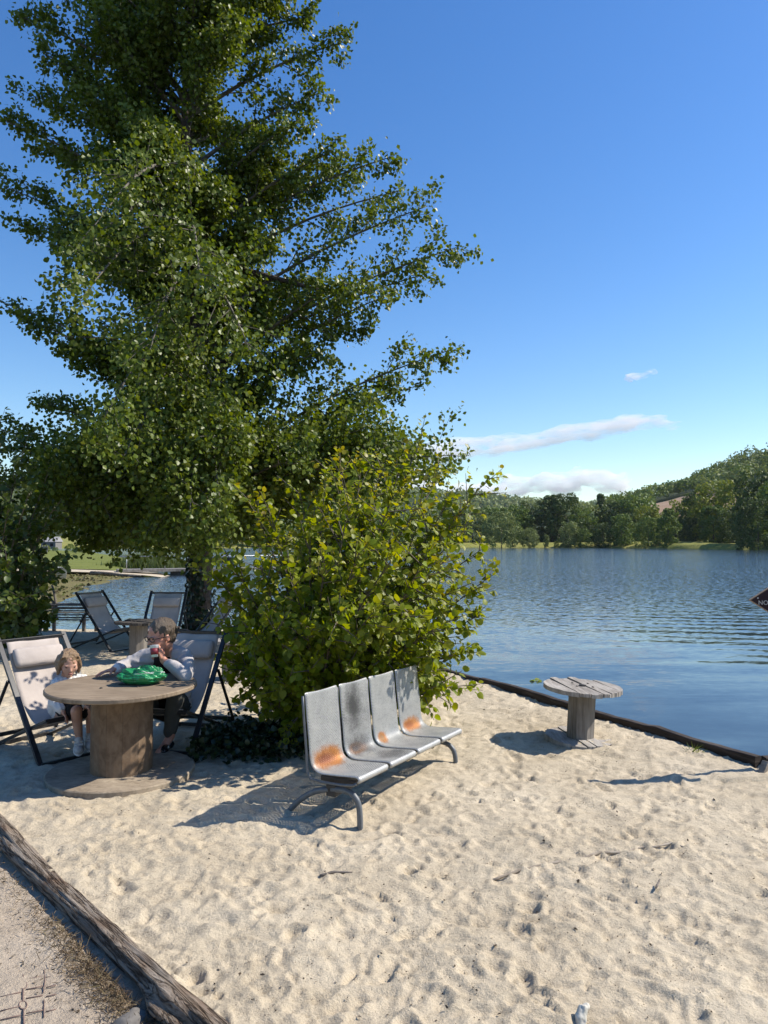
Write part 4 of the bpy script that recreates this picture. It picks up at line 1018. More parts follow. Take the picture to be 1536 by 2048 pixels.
for k in range(4):
    u0 = k * pitch + .015; nu = 25; g = np.linspace(0, 1, nu); nv = len(PD)
    waist = 0.0 * np.exp(-((SL - .435) / .075) ** 2)
    V = []; UVs = []; inn = []
    for layer in (0, 1):
        for j in range(nv):
            tn = PD[min(j + 1, nv - 1)] - PD[max(j - 1, 0)]; tn = tn / np.linalg.norm(tn); nn_ = np.array([-tn[1], tn[0]])  # outward (sitting side)
            for a in g:
                w = SW - 2 * waist[j]; uu = u0 + waist[j] + a * w; edge = min(a, 1 - a) * w
                roll = .007 * max(0, 1 - edge / .012) ** 2
                dish = -.008 * (1 - (2 * a - 1) ** 2) * (1 if SL[j] > .07 else 0)
                q = PD[j] + nn_ * (dish - roll - layer * .004)
                V.append(bp(uu, q[0], q[1])); UVs.append((uu - u0, SL[j])); inn.append(1.0 if (edge > .012 and .055 < SL[j] < SL[-1] - .035) else 0.0)
    nl = nu * nv; i = np.arange(nl).reshape(nv, nu); q = np.stack([i[:-1, :-1], i[:-1, 1:], i[1:, 1:], i[1:, :-1]], -1).reshape(-1, 4)
    q2 = q[:, ::-1] + nl; bl = np.r_[i[0, :], i[1:, -1], i[-1, -2::-1], i[-2:0:-1, 0]]; bl2 = np.roll(bl, -1)
    qs = np.stack([bl, bl + nl, bl2 + nl, bl2], -1); Q = np.concatenate([q, q2, qs])
    me = np_mesh('seat', np.array([tuple(v) for v in V]), np.full(len(Q), 4), Q.ravel())
    uvl = me.uv_layers.new(name=UV_N); li = np.empty(len(me.loops), np.int32); me.loops.foreach_get('vertex_index', li)
    uvl.data.foreach_set('uv', np.array(UVs, np.float32)[li].ravel())
    at = me.attributes.new('inner', 'FLOAT', 'POINT'); at.data.foreach_set('value', np.array(inn, np.float32))
    so = link_mesh(me, 'seat', smats[k], bench, smooth=True); so['label'] = SLAB[k]
    for a in (u0 - .006, u0 + SW + .006):       # side frame tube of this seat
        fb = MB(); pts = [bp(a, n_ + .014, z_ - .012) for (n_, z_) in [(.404, .780), (.398, .70), (.389, .60), (.379, .50), (.372, .42), (.368, .34), (.360, .300), (.335, .275), (.25, .268), (.12, .272), (.03, .282), (.005, .295)]]
        fb.tube(pts, .0085, 8); fb.build('side_frame', M_frame, bench, smooth=True)
bb = MB(); bb.box(bp(BL / 2, .24, .215), (BL - .12, .07, .075), Matrix((bu, bn, Vector((0, 0, 1)))).transposed(), .006)
bb.build('beam', M_beam, bench)
for u in (.10, pitch * 1 + .0, pitch * 2, pitch * 3, BL - .10):
    bk = MB(); Mx = Matrix((bu, bn, Vector((0, 0, 1)))).transposed(); bk.box(bp(u, .20, .255), (.035, .26, .032), Mx, .004); bk.build('bracket', M_beam, bench)
for u in (.075, BL - .075):
    for sgn in (0, 1):
        lb = MB()
        if sgn == 0: C = [(.24, .200), (.15, .212), (.085, .196), (.048, .158), (.036, .11), (.032, .05), (.032, -.06)]
        else: C = [(.26, .195), (.34, .178), (.42, .140), (.49, .088), (.54, .04), (.575, 0), (.60, -.05)]
        P_ = []
        for a in range(len(C) - 1):
            for b_ in np.linspace(0, 1, 5)[:-1]: P_.append(np.array(C[a]) * (1 - b_) + np.array(C[a + 1]) * b_)
        P_.append(np.array(C[-1])); P_ = np.array(P_)
        for _ in range(3): P_[1:-1] = (P_[:-2] + 2 * P_[1:-1] + P_[2:]) / 4
        lb.tube([bp(u, a, z) for a, z in P_], .0185, 14); lb.build('leg', M_frame, bench, smooth=True)

# ---- deck chairs (built once facing +x at the origin; x = back is negative)
M_black = simple('black_chair_frame', (.012, .012, .013), (.03, .03, .032), 40, .35, .0, bs=.04)
M_canvas, t, p, out = nt('sling_canvas')
v = obj_vec(t); n1 = noise(t, v, 7, 4); wv1 = N(t, 'ShaderNodeTexWave', Scale=260.0, Distortion=.4); L(t, v, wv1.inputs['Vector'])
r = ramp(t, n1.outputs[0], [(.3, (.39, .34, .305)), (.7, (.47, .415, .375))]); L(t, r.outputs[0], p.inputs['Base Color']); p.inputs['Roughness'].default_value = .9; p.inputs['Specular IOR Level'].default_value = .15
bump(t, p, n1.outputs[0], .35, .02)
def deck_chair(label, group='canvas deck chairs'):
    e = empty('deck_chair', (0, 0, 0), label, 'deck chair', group)
    w = .285
    for s in (-1, 1):
        mb = MB(); mb.bar((-.76, s * w, .935), (.02, s * w, .0), .022, .042, up=(0, 1, 0)); mb.build('back_rail', M_black, e)
        mb = MB(); mb.bar((.04, s * (w - .035), .365), (-.92, s * (w - .035), .0), .022, .040, up=(0, 1, 0)); mb.build('seat_rail', M_black, e)
        mb = MB(); mb.bar((-.50, s * (w + .024), .615), (-.90, s * (w + .024), .06), .014, .026, up=(0, 1, 0)); mb.build('prop', M_black, e)
        mb = MB(); mb.lathe([(.014, -.03), (.014, .03)], (-.245, s * (w - .018), .262), 10, Matrix.Rotation(R(90), 3, 'X')); mb.build('pivot_bolt', M_black, e)
    for nm, x, z, hw in (('top_bar', -.735, .905, w), ('foot_bar', .01, .022, w), ('front_bar', .02, .352, w - .035), ('rear_bar', -.90, .02, w - .035), ('prop_bar', -.87, .10, w + .024)):
        mb = MB(); mb.bar((x, -hw, z), (x, hw, z), .022 if nm != 'foot_bar' else .03, .034, bev=.004); mb.build(nm, M_black, e)
    # sling: sagging strip
    A = np.array([-.735, .905]); B = np.array([.02, .365]); C1 = np.array([-.50, .46]); C2 = np.array([-.25, .13])
    tt = np.linspace(0, 1, 34); cur = ((1 - tt) ** 3)[:, None] * A + (3 * (1 - tt) ** 2 * tt)[:, None] * C1 + (3 * (1 - tt) * tt ** 2)[:, None] * C2 + (tt ** 3)[:, None] * B
    ys = np.linspace(-.225, .225, 13); V = []
    for lay in (0, 1):
        for (x, z), k in zip(cur, tt):
            for y in ys:
                sag = -.028 * (1 - (y / .225) ** 2) * math.sin(math.pi * k) + .004 * float(vn(k * 7, y * 9, 3)); V.append((x, y, z + sag + (.010 if lay == 0 else .006) - .0))
    n_ = len(tt) * len(ys); i = np.arange(n_).reshape(len(tt), len(ys)); q = np.stack([i[:-1, :-1], i[:-1, 1:], i[1:, 1:], i[1:, :-1]], -1).reshape(-1, 4)
    bl = np.r_[i[0, :], i[1:, -1], i[-1, -2::-1], i[-2:0:-1, 0]]; Q = np.concatenate([q, q[:, ::-1] + n_, np.stack([bl, bl + n_, np.roll(bl, -1) + n_, np.roll(bl, -1)], -1)])
    sl = link_mesh(np_mesh('sling', np.array(V), np.full(len(Q), 4), Q.ravel()), 'sling', M_canvas, e)
    cu = MB(); d = Vector((cur[6][0] - cur[0][0], 0, cur[6][1] - cur[0][1])).normalized(); c0 = Vector((cur[4][0], 0, cur[4][1])); nrm_ = Vector((-d.z, 0, d.x)); nrm_ = nrm_ if nrm_.x > 0 else -nrm_
    rotc = Matrix((d, Vector((0, 1, 0)), d.cross(Vector((0, 1, 0))))).transposed()
    cu.box(c0 + nrm_ * .045, (.17, .43, .075), rotc, .034); o = cu.build('head_cushion', M_canvas, e, smooth=True)
    return e
def place_chair(e, foot, ang, scale=1.0):
    e.location = foot; e.rotation_euler = (0, 0, ang); e.scale = (scale,) * 3
ch0 = deck_chair('sunlit pale canvas deck chair with the child in it')
CH = [(None, None, None), 
      ('canvas deck chair the woman sits in, its back in dappled shade', (-1.86, 6.16), math.atan2(-.985, -.17)),
      ('shaded deck chair seen from the side in front of the slatted lounger', (-4.17, 11.95), math.atan2(-.40, .92)),
      ('deck chair facing us just left of the poplar trunk', (-3.52, 11.45), math.atan2(-1, .02)),
      ('deck chair half hidden between poplar trunk and hazel', (-3.02, 11.55), math.atan2(-.62, -.78))]
place_chair(ch0, (-2.47, 5.99, .0), math.atan2(-.62, .785))
for lab, xy, a in CH[1:]:
    c = copy_tree(ch0); c['label'] = lab; place_chair(c, (xy[0], xy[1], sz(*xy) - .01), a)

# ---- slatted curved lounger by the shore
M_oldw = mat_wood('old_lounger_wood', (.09, .075, .062), (.17, .145, .122), (.26, .23, .20), (1, 9, 9), 4, .85, .5)
lb = gp(128, 1252); lb.z = sz(lb.x, lb.y)
lo = empty('wooden_lounger', lb, 'weathered wooden lounger of curved slats near the shore', 'lounger')
Cv = [(-.50, .34), (-.36, .50), (-.18, .56), (.04, .54), (.26, .46), (.48, .34), (.66, .28)]
for k in range(11):
    u = k / 10 * 6; i = min(5, int(u)); f = u - i; a = np.array(Cv[i]) * (1 - f) + np.array(Cv[i + 1]) * f
    mb = MB(); yv = lb.y + .55 - a[0] * 1.0
    mb.box((lb.x + .05 * random.random(), lb.y - .25 + (.66 - a[0]) * .75, lb.z + a[1]), (1.15, .075, .024), Matrix.Rotation(R(rng.normal() * 1.2), 3, 'Z'), .004); mb.build('slat', M_oldw, lo)
for s in (-.45, .45):
    mb = MB(); mb.tube([(lb.x + s, lb.y - .25 + (.66 - a) * .75, lb.z + z - .035) for a, z in Cv], .032, 8); mb.build('side_beam', M_oldw, lo, smooth=True)
    for dy in (-.1, .55):
        mb = MB(); mb.bar((lb.x + s, lb.y + dy, lb.z - .05), (lb.x + s, lb.y + dy, lb.z + .36), .06, .06); mb.build('leg', M_oldw, lo)
b0 = yp(113, 1214, lb.y + .3)
for (px, py) in ((88, 1180), (104, 1170)):
    mb = MB(); q = yp(px, py, lb.y + .35); mb.tube([b0 - Vector((0, 0, .25)), b0, b0.lerp(q, .6) + Vector((.01, 0, 0)), q], [.03, .028, .025, .022], 8)
    tag(mb.build('driftwood_stick', M_oldw, smooth=True, origin=b0), 'bare grey stick, %s one of the pair standing behind the slatted lounger' % ('left leaning' if px == 88 else 'more upright'), 'stick', 'sticks behind the lounger')
# pale log at the left edge
c0 = gp(-70, 1318); c1 = gp(13, 1318); mb = MB(); n_ = 9
mb.tube([c0.lerp(c1, k / 8) + Vector((0, 0, .075 + .006 * math.sin(k * 2))) for k in range(9)], [.078 + .006 * math.sin(k * 1.7) for k in range(9)], 16)
tag(mb.build('log', M_pale, smooth=True, origin=c0), 'short pale sunlit log lying at the left edge behind the child', 'log')

# ---- sign
M_maroon = simple('maroon_board', (.013, .002, .004), (.018, .003, .006), 30, .8, 0, bs=.02)
M_cream = simple('cream_lettering', (.42, .40, .38), (.48, .46, .43), 30, .6, 0, bs=0)
M_orange = simple('worn_edge', (.25, .16, .09), (.34, .24, .15), 30, .6, 0, bs=0)
SP = yp(1606, 1200, 5.66)
sg = empty('sign', (SP.x, SP.y, -.1), 'dark maroon pointed sign with pale capitals at the right edge', 'sign')
mb = MB(); hw, hh, th = .408, .258, .012
vs = [(-hw, 0), (0, -hh), (hw, 0), (0, hh)]
mb.add([SP + Vector((a, -th, b)) for a, b in vs] + [SP + Vector((a, th, b)) for a, b in vs], [(0, 1, 2, 3), (7, 6, 5, 4)] + [(k, 4 + k, 4 + (k + 1) % 4, (k + 1) % 4) for k in range(4)])
mb.build('board', M_maroon, sg)
mb = MB()
for k in range(4):
    a = vs[k]; b = vs[(k + 1) % 4]; mb.bar(SP + Vector((a[0], 0, a[1])) * 1.0, SP + Vector((b[0], 0, b[1])) * 1.0, .004, .0245, up=(0, 1, 0), bev=0)
mb.build('edge_strip', M_orange, sg)
mb = MB(); mb.tube([(SP.x, SP.y + .045, -.5), (SP.x, SP.y + .045, SP.z + .2)], .03, 12); mb.build('post', M_beam, sg, smooth=True)
cu = bpy.data.curves.new('lettering', 'FONT'); cu.body = 'NOI'; cu.size = .047; cu.extrude = .0012; cu.space_character = 1.06
to = bpy.data.objects.new('tmp_text', cu); COL.objects.link(to); dg = bpy.context.evaluated_depsgraph_get(); dg.update(); tm = bpy.data.meshes.new_from_object(to.evaluated_get(dg)); bpy.data.objects.remove(to)
tm.transform(Matrix.Translation(yp(1516.5, 1209.5, SP.y - th - .004)) @ Matrix.Rotation(R(90), 4, 'X')); tm.name = 'lettering'
link_mesh(tm, 'lettering', M_cream, sg, smooth=False)
mb = MB(); mb.lathe([(.006, 0), (.006, .003)], yp(1515.5, 1196, SP.y - th - .001), 8, Matrix.Rotation(R(90), 3, 'X')); mb.build('screw', M_cream, sg)

# ---- jetty and far-left items
M_deck = mat_wood('jetty_deck', (.14, .125, .11), (.22, .20, .18), (.30, .28, .26), (1, 6, 1), 3, .85)
M_rail = simple('galvanised_rail', (.30, .31, .32), (.40, .41, .42), 20, .45, .6, bs=0)
ja = Vector((-16.0, 44.4, -.02)); jb = Vector((-5.4, 49.0, -.04))
je = empty('jetty', ja, 'narrow grey jetty with a handrail crossing the inlet behind the poplar', 'jetty')
mb = MB(); mb.bar(ja, jb, 1.3, .16); mb.build('deck', M_deck, je)
jd = (jb - ja).normalized(); js = Vector((jd.y, -jd.x, 0))
for k in range(6):
    q = ja + jd * (.5 + k * 2.2) + js * .6; mb = MB(); mb.tube([q, q + Vector((0, 0, .85))], .028, 8); mb.build('rail_post', M_rail, je, smooth=True)
mb = MB(); mb.tube([ja + js * .6 + Vector((0, 0, .85)), jb + js * .6 + Vector((0, 0, .85))], .03, 8); mb.build('handrail', M_rail, je, smooth=True)
for k, s in enumerate((3.6, 9.0)):
    q = ja + jd * s; mb = MB(); mb.box((q.x, q.y, -.36), (.75, 1.0, .5), None, .03); mb.build('float', M_beam, je)
bk = gp(123, 1157, -.05); mb = MB(); e = empty('bucket', bk, 'pale grey bucket standing on the weedy shore', 'bucket')
mb.lathe([(.20, 0), (.27, .52), (.29, .53), (.29, .55), (.25, .55), (.19, .06)], bk, 20); mb.build('body', simple('grey_plastic', (.42, .43, .43), (.48, .49, .49), 10, .5, bs=0), e, smooth=True)
mb = MB(); mb.tube([bk + Vector((-.28, 0, .52)), bk + Vector((-.2, -.05, .66)), bk + Vector((.2, -.05, .66)), bk + Vector((.28, 0, .52))], .012, 6); mb.build('handle', M_rail, e, smooth=True)
mb = MB(); a, b = gp(182, 1150, -.08), gp(282, 1155, -.15); mb.tube([a.lerp(b, k / 6) + Vector((0, 0, .10 + .03 * math.sin(k))) for k in range(7)], [.11, .10, .09, .08, .07, .05, .03], 9)
tag(mb.build('driftwood_log', M_log, smooth=True, origin=a), 'dark driftwood log at the edge of the inlet', 'log')
# reeds beside the jetty
n = 2600; c = gp(245, 1137, -.1); X = rng.normal(c.x, 1.7, n); Y = rng.normal(c.y + 5.5, .9, n); P = np.stack([X, Y, np.full(n, -.25)], 1); Hh = rng.uniform(.7, 1.5, n) * np.exp(-((X - c.x) / 3.2) ** 2)
M_reed = mat_leaf('reed_blade', [(.06, .09, .02), (.09, .12, .03), (.13, .15, .05)], rough=.5)
o = link_mesh(leaves_mesh('reeds', P, np.stack([rng.normal(size=n) * .22, rng.normal(size=n) * .22, np.ones(n)], 1), rng.normal(size=(n, 3)) * np.array([1, 1, .1]), Hh, T_BLADE, width=np.full(n, .045)), 'reeds', M_reed); tag(o, 'clump of green reeds behind the jetty handrail', 'reeds', kind='stuff')
# house, hedge, fence and shrubs beyond the lawn
hc = yp(103, 1099, 150); hz = .1
M_wallp = simple('pale_render', (.15, .145, .13), (.19, .18, .165), 2, .9, bs=0); M_roof = simple('grey_roof', (.26, .25, .25), (.33, .32, .31), 3, .8, bs=0)
he = empty('shed', (hc.x, hc.y, hz), 'small shed with a pale grey roof far beyond the lawn', 'shed')
mb = MB(); mb.box((hc.x, hc.y, hz + .75), (2.9, 3.0, 1.5)); mb.build('wall', M_wallp, he)
mb = MB(); x0, x1, y0, y1 = hc.x - 1.65, hc.x + 1.65, hc.y - 1.7, hc.y + 1.7; zb, zt = hz + 1.49, hz + 2.5
mb.add([(x0, y0, zb), (x1, y0, zb), (x1, y1, zb), (x0, y1, zb), (x0, hc.y, zt), (x1, hc.y, zt)], [(0, 1, 5, 4), (2, 3, 4, 5), (0, 4, 3), (1, 2, 5), (3, 2, 1, 0)]); mb.build('roof', M_roof, he)
for dx in (-.7, .7):
    mb = MB(); mb.box((hc.x + dx, hc.y - 1.51, hz + .9), (.6, .06, .6)); mb.build('window', M_dark, he)
fe = empty('picket_fence', yp(85, 1108, 100), 'low white fence below the distant shed', 'fence')
for k in range(5):
    q = yp(74 + k * 5, 1107, 100); mb = MB(); mb.bar((q.x, q.y, .2), (q.x, q.y, 1.15), .12, .12); mb.build('post', M_wallp, fe)
a, b = yp(73, 1100, 100), yp(96, 1100, 100); mb = MB(); mb.bar((a.x, a.y, .75), (b.x, b.y, .75), .05, .5); mb.build('panel', M_wallp, fe)
for i, (px, top, Y, kind, mt, lab) in enumerate([(60, 1072, 95, 'broad', 3, 'pale shrub left of the distant shed'), (92, 1090, 104, 'broad', 2, 'low shrub in front of the distant shed'), (110, 1094, 120, 'broad', 1, 'green shrub at the right corner of the distant shed'), (140, 1088, 100, 'broad', 1, 'round green shrub at the end of the lawn'), (160, 1078, 106, 'round', 0, 'dark small tree at the end of the lawn'), (178, 1090, 108, 'broad', 2, 'olive shrub at the right end of the lawn'), (215, 1062, 112, 'broad', 0, 'big dark tree behind the reeds'), (270, 1055, 118, 'broad', 0, 'broad tree behind the jetty handrail'), (30, 1050, 120, 'round', 1, 'tall tree beyond the lawn at the left edge'), (330, 1060, 125, 'broad', 1, 'broad tree just left of the poplar trunk far off')]):
    far_tree(px, 1104, top, Y, kind, mt, lab, 'shrub' if kind == 'broad' and top > 1075 else 'tree', i % 3, cat='shrub' if kind == 'broad' and top > 1075 else 'tree', group='trees and shrubs beyond the lawn')
pc = yp(425, 1118, 75)
pe = empty('swim_platform', (pc.x, pc.y, WATER_Z), 'floating platform with a pale upright panel right of the poplar trunk', 'platform')
mb = MB(); mb.box((pc.x + .6, pc.y, WATER_Z + .22), (3.6, 2.0, .45), None, .03); mb.build('float', M_beam, pe)
mb = MB(); mb.box((pc.x + .6, pc.y, WATER_Z + .49), (3.8, 2.2, .09)); mb.build('deck', M_rail, pe)
mb = MB(); mb.box((pc.x - .25, pc.y, WATER_Z + 1.4), (.5, .3, 1.7), None, .02); mb.build('panel', M_rail, pe)
# ================================================================== PEOPLE
def mat_skin(name, c, c2):
    m, t, p, o = nt(name); v = obj_vec(t); n = noise(t, v, 16, 4)
    r = ramp(t, n.outputs[0], [(.35, c), (.65, c2)]); L(t, r.outputs[0], p.inputs['Base Color']); p.inputs['Roughness'].default_value = .5
    p.inputs['Subsurface Weight'].default_value = .12; p.inputs['Subsurface Radius'].default_value = (.01, .004, .002); p.inputs['Specular IOR Level'].default_value = .35
    return m
def mat_cloth(name, c, c2, sc=90, bs=.4):
    m, t, p, o = nt(name); v = obj_vec(t); n = noise(t, v, 9, 5, .6); w = noise(t, v, sc, 3, .7)
    r = ramp(t, n.outputs[0], [(.3, c), (.7, c2)]); L(t, r.outputs[0], p.inputs['Base Color']); p.inputs['Roughness'].default_value = .92; p.inputs['Specular IOR Level'].default_value = .15
    h = math_(t, 'ADD', math_(t, 'MULTIPLY', n.outputs[0], 1.0), math_(t, 'MULTIPLY', w.outputs[0], .3)); bump(t, p, h, bs, .02); return m
def mat_hair(name, a, b, c):
    m, t, p, o = nt(name); v = obj_vec(t, (30, 30, 6)); n = noise(t, v, 4, 6, .7, .8)
    r = ramp(t, n.outputs[0], [(.3, a), (.5, b), (.72, c)]); L(t, r.outputs[0], p.inputs['Base Color']); p.inputs['Roughness'].default_value = .45; bump(t, p, n.outputs[0], .9, .012); return m
def frame_of(fwd, up=(0, 0, 1)):
    f = Vector(fwd).normalized(); r = f.cross(Vector(up)).normalized(); u = r.cross(f); return r, f, u
def head(mb, c, fwd, s, up=(0, 0, 1), child=False):
    """s = chin to crown height; c = centre of the head"""
    r, f, u = frame_of(fwd, up); M = Matrix((r, f, u)).transposed(); c = Vector(c)
    def P(x, y, z): return c + M @ Vector((x * s, y * s, z * s))
    def E(x, y, z, a, b, d, n=14): mb.ell(P(x, y, z), (a * s, b * s, d * s), M, n, 10)
    E(0, -.05, .12, .335, .41, .375, 20)                    # cranium
    E(0, .10, -.06, .285, .30, .36, 18)                     # face
    E(0, .155, -.30, .18, .17, .155)                        # jaw
    E(0, .255, -.385, .085, .085, .075)                     # chin
    for q in (-1, 1):
        E(q * .17, .225, -.10, .105, .115, .115)            # cheek
        E(q * .12, .315, .065, .105, .055, .032)            # brow ridge
        E(q * .335, -.02, -.05, .032, .075, .105)           # ear
        E(q * .045, .355, -.135, .035, .045, .03)           # nostril
    mb.cap(P(0, .325, .045), .032 * s, P(0, .42, -.115), .048 * s)     # nose
    E(0, .345, -.235, .095, .045, .026); E(0, .335, -.278, .078, .045, .028)   # lips
    return P, M, r, f, u
def hand(mb, wrist, d, pn, s=1.0, curl=.5, thumb=1, spread=.10):
    """d towards the finger tips, pn out of the palm; thumb = side it leaves from"""
    d = Vector(d).normalized(); pn = Vector(pn); pn = (pn - d * pn.dot(d)).normalized(); sd = d.cross(pn) * thumb
    W = Vector(wrist); M = Matrix((sd, d, pn)).transposed(); mb.ell(W + d * .047 * s, (.038 * s, .052 * s, .015 * s), M, 14, 8); mb.cap(W - d * .02 * s, .024 * s, W + d * .02 * s, .026 * s)
    for k, (off, ln) in enumerate(((.027, .070), (.009, .080), (-.010, .074), (-.028, .056))):
        p = W + d * (.088 - abs(off) * .25) * s + sd * off * s; a = spread * off / .028
        v = (d + sd * a).normalized(); rr = .0088 * s
        for j, (fr, bend) in enumerate(((.45, .45), (.32, .75), (.23, .55))):
            ang = curl * bend * (1 if k else .85); v = (v * math.cos(ang) + pn * math.sin(ang)).normalized(); q = p + v * ln * fr * s
            mb.cap(p, rr, q, rr * .92, 8); p = q; rr *= .92
    p = W + d * .03 * s + sd * .032 * s; v = (d * .7 + sd * .75 + pn * .25).normalized(); rr = .0105 * s
    for ln, b in ((.036, .25), (.030, .35)):
        q = p + v * ln * s; mb.cap(p, rr, q, rr * .92, 8); v = (v * math.cos(b * curl * 2) + (pn * .8 + d * .3).normalized() * math.sin(b * curl * 2)).normalized(); p = q; rr *= .92

# ---- woman
wy = yp
HC = yp(322, 1272, 5.95)
woman = empty('person', (-1.85, 6.4, 0), 'woman in glasses and a pale grey cardigan drinking at the spool table', 'person')
SKIN_W = mat_skin('skin_fair', (.47, .215, .145), (.55, .275, .19))
mb = MB()
wf = Vector((-.66, -.72, -.20)); PH, MH, hr, hf, hu = head(mb, HC, wf, .268)
pelvis = Vector((-1.85, 6.42, .36)); waist = Vector((-1.83, 6.36, .50)); chest = Vector((-1.81, 6.22, .685)); nb = Vector((-1.80, 6.10, .815))
sL = Vector((-1.635, 6.11, .785)); sR = Vector((-1.975, 6.16, .775))
eL = yp(371, 1350, 5.80); hL = yp(327, 1320, 5.86); eR = Vector((-2.10, 6.12, .735)); hR_ = yp(232, 1338, 5.97)
mb.chain([nb, PH(0, -.10, -.25)], [.060, .060]); mb.chain([pelvis, waist, chest], [.150, .125, .130]); mb.chain([chest, nb], [.105, .058])
mb.chain([sL, nb, sR], [.045, .058, .045])
mb.chain([sL, eL, hL], [.055, .043, .029]); mb.chain([sR, eR, hR_], [.055, .043, .029])
kL = yp(350, 1398, 6.13); fL = yp(340, 1474, 6.20); kR = Vector((-2.02, 6.08, .46)); fR = Vector((-2.02, 6.14, .09))
for k_, f_, sx_ in ((kL, fL, .09), (kR, fR, -.09)):
    mb.chain([pelvis + Vector((sx_, 0, -.03)), k_, f_], [.095, .062, .038]); mb.chain([f_, f_ + Vector((-.03, -.04, -.06)), f_ + Vector((-.05, -.15, -.085))], [.036, .034, .026])
cupc = yp(309, 1303, 5.80)
hand(mb, hL, (cupc - hL + Vector((.02, .02, .045))), Vector((-.75, .05, .25)), .98, .95, thumb=-1)
hand(mb, hR_, (-.75, -.55, -.12), (0, -.1, -1), 1.0, .32, thumb=1, spread=.35)
mb.fused('body', SKIN_W, .0055, woman, 3)
# dark top under the open cardigan
M_top = mat_cloth('dark_top', (.020, .013, .012), (.035, .02, .02)); M_card = mat_cloth('grey_cardigan', (.38, .355, .35), (.45, .425, .42), 140, .5)
mb = MB(); mb.chain([pelvis, waist, chest], [.162, .140, .142]); mb.chain([chest, nb + Vector((0, 0, -.03))], [.135, .085]); mb.fused('top', M_top, .009, woman, 4)
mb = MB(); bk = Vector((.015, .050, .0))
mb.chain([pelvis + bk, waist + bk, chest + bk * .9], [.158, .140, .145]); mb.chain([chest + bk * .8, nb + Vector((.01, .045, -.01))], [.138, .075])
for q in (1, -1):
    sd_ = Vector((.085 * q, -.012 * q, 0)); mb.chain([chest + sd_ + Vector((0, -.01, .03)), waist + sd_ * 1.1, pelvis + sd_ * 1.25], [.082, .085, .095])
mb.chain([sL, nb + Vector((.02, .045, .015)), sR], [.078, .088, .078])
mb.chain([sL, sL.lerp(eL, .5) + Vector((.012, .01, 0)), eL, eL.lerp(hL, .72)], [.076, .068, .060, .046]); mb.chain([sR, sR.lerp(eR, .5), eR, eR.lerp(hR_, .72)], [.076, .070, .060, .047])
mb.fused('cardigan', M_card, .0085, woman, 3, noise=lambda co: .006 * fbm(co[:, 0] * 13 + co[:, 2] * 9, co[:, 1] * 16 - co[:, 2] * 6, 81, 3) + .004 * np.sin(co[:, 2] * 95 + 6 * fbm(co[:, 0] * 6, co[:, 2] * 5, 83, 2)))
M_cuff = mat_cloth('white_cuff', (.58, .57, .56), (.66, .65, .64)); mb = MB(); a = eR.lerp(hR_, .68); b = eR.lerp(hR_, .93); mb.cap(a, .050, b, .041); mb.fused('cuff', M_cuff, .007, woman, 2, noise=lambda co: .003 * fbm(co[:, 0] * 30, co[:, 2] * 30, 85, 3))
M_trou = mat_cloth('grey_trousers', (.055, .055, .05), (.085, .085, .075))
mb = MB()
for k_, f_, sx_ in ((kL, fL, .09), (kR, fR, -.09)): mb.chain([pelvis + Vector((sx_, 0, -.03)), k_, f_ + Vector((0, 0, .045))], [.108, .076, .056])
mb.fused('trousers', M_trou, .009, woman, 4, noise=lambda co: .004 * fbm(co[:, 0] * 18, co[:, 2] * 9, 86, 3))
M_shoe = simple('black_shoe', (.012, .012, .013), (.02, .02, .022), 30, .22, 0, bs=.02)
for f_ in (fL, fR):
    mb = MB(); b = f_ + Vector((-.03, -.05, -.075)); mb.ell(b, (.046, .125, .036), Matrix.Rotation(.25, 3, 'Z')); mb.ell(b + Vector((.02, .07, .012)), (.042, .05, .04)); mb.fused('shoe', M_shoe, .007, woman, 2)
M_hw = mat_hair('grey_blond_hair', (.035, .024, .016), (.085, .060, .040), (.17, .125, .085))
mb = MB(); hs_ = .268
mb.ell(PH(0, -.088, .152), (.352 * hs_, .425 * hs_, .392 * hs_), MH, 26, 18); mb.ell(PH(0, -.40, .02), (.17 * hs_, .15 * hs_, .17 * hs_), MH); mb.ell(PH(0, -.22, -.06), (.31 * hs_, .25 * hs_, .26 * hs_), MH)
for k in range(4): mb.cap(PH(-.1 + .2 * rng.random() + .0, -.46 + .08 * rng.normal(), .02 + .09 * rng.normal()), .012, PH(.1 * rng.normal(), -.54, .0 + .12 * rng.normal()), .006, 8)
hairw = mb.fused('hair', M_hw, .006, woman, 2, noise=lambda co: .0035 * fbm(co[:, 0] * 55 + co[:, 1] * 30, co[:, 2] * 26, 87, 3))
M_gl = simple('glasses_frame', (.012, .010, .010), (.02, .018, .018), 30, .3, 0, bs=0)
mb = MB()
for q in (-1, 1):
    ring = [PH(q * .155 + .118 * math.cos(a), .405 - .03 * abs(math.cos(a) * q > 0) * abs(math.cos(a)) , .015 + .072 * math.sin(a)) for a in np.linspace(0, 2 * math.pi, 19)]
    mb.tube(ring, .0036, 6, cap=False); mb.tube([PH(q * .275, .37, .03), PH(q * .345, .20, .03), PH(q * .355, -.04, .01)], .0033, 6)
mb.tube([PH(-.04, .42, .03), PH(.04, .42, .03)], .0032, 6); mb.build('glasses', M_gl, woman, smooth=True, fix=False)
M_eye = simple('dark_eye', (.03, .02, .015), (.04, .03, .02), 30, .25, 0, bs=0); M_lip = simple('lips', (.26, .09, .075), (.30, .11, .09), 30, .5, 0, bs=0)
for q in (-1, 1):
    mb = MB(); mb.ell(PH(q * .135, .335, .012), (.052 * hs_, .035 * hs_, .022 * hs_), MH); mb.build('eye', M_eye, woman, smooth=True)
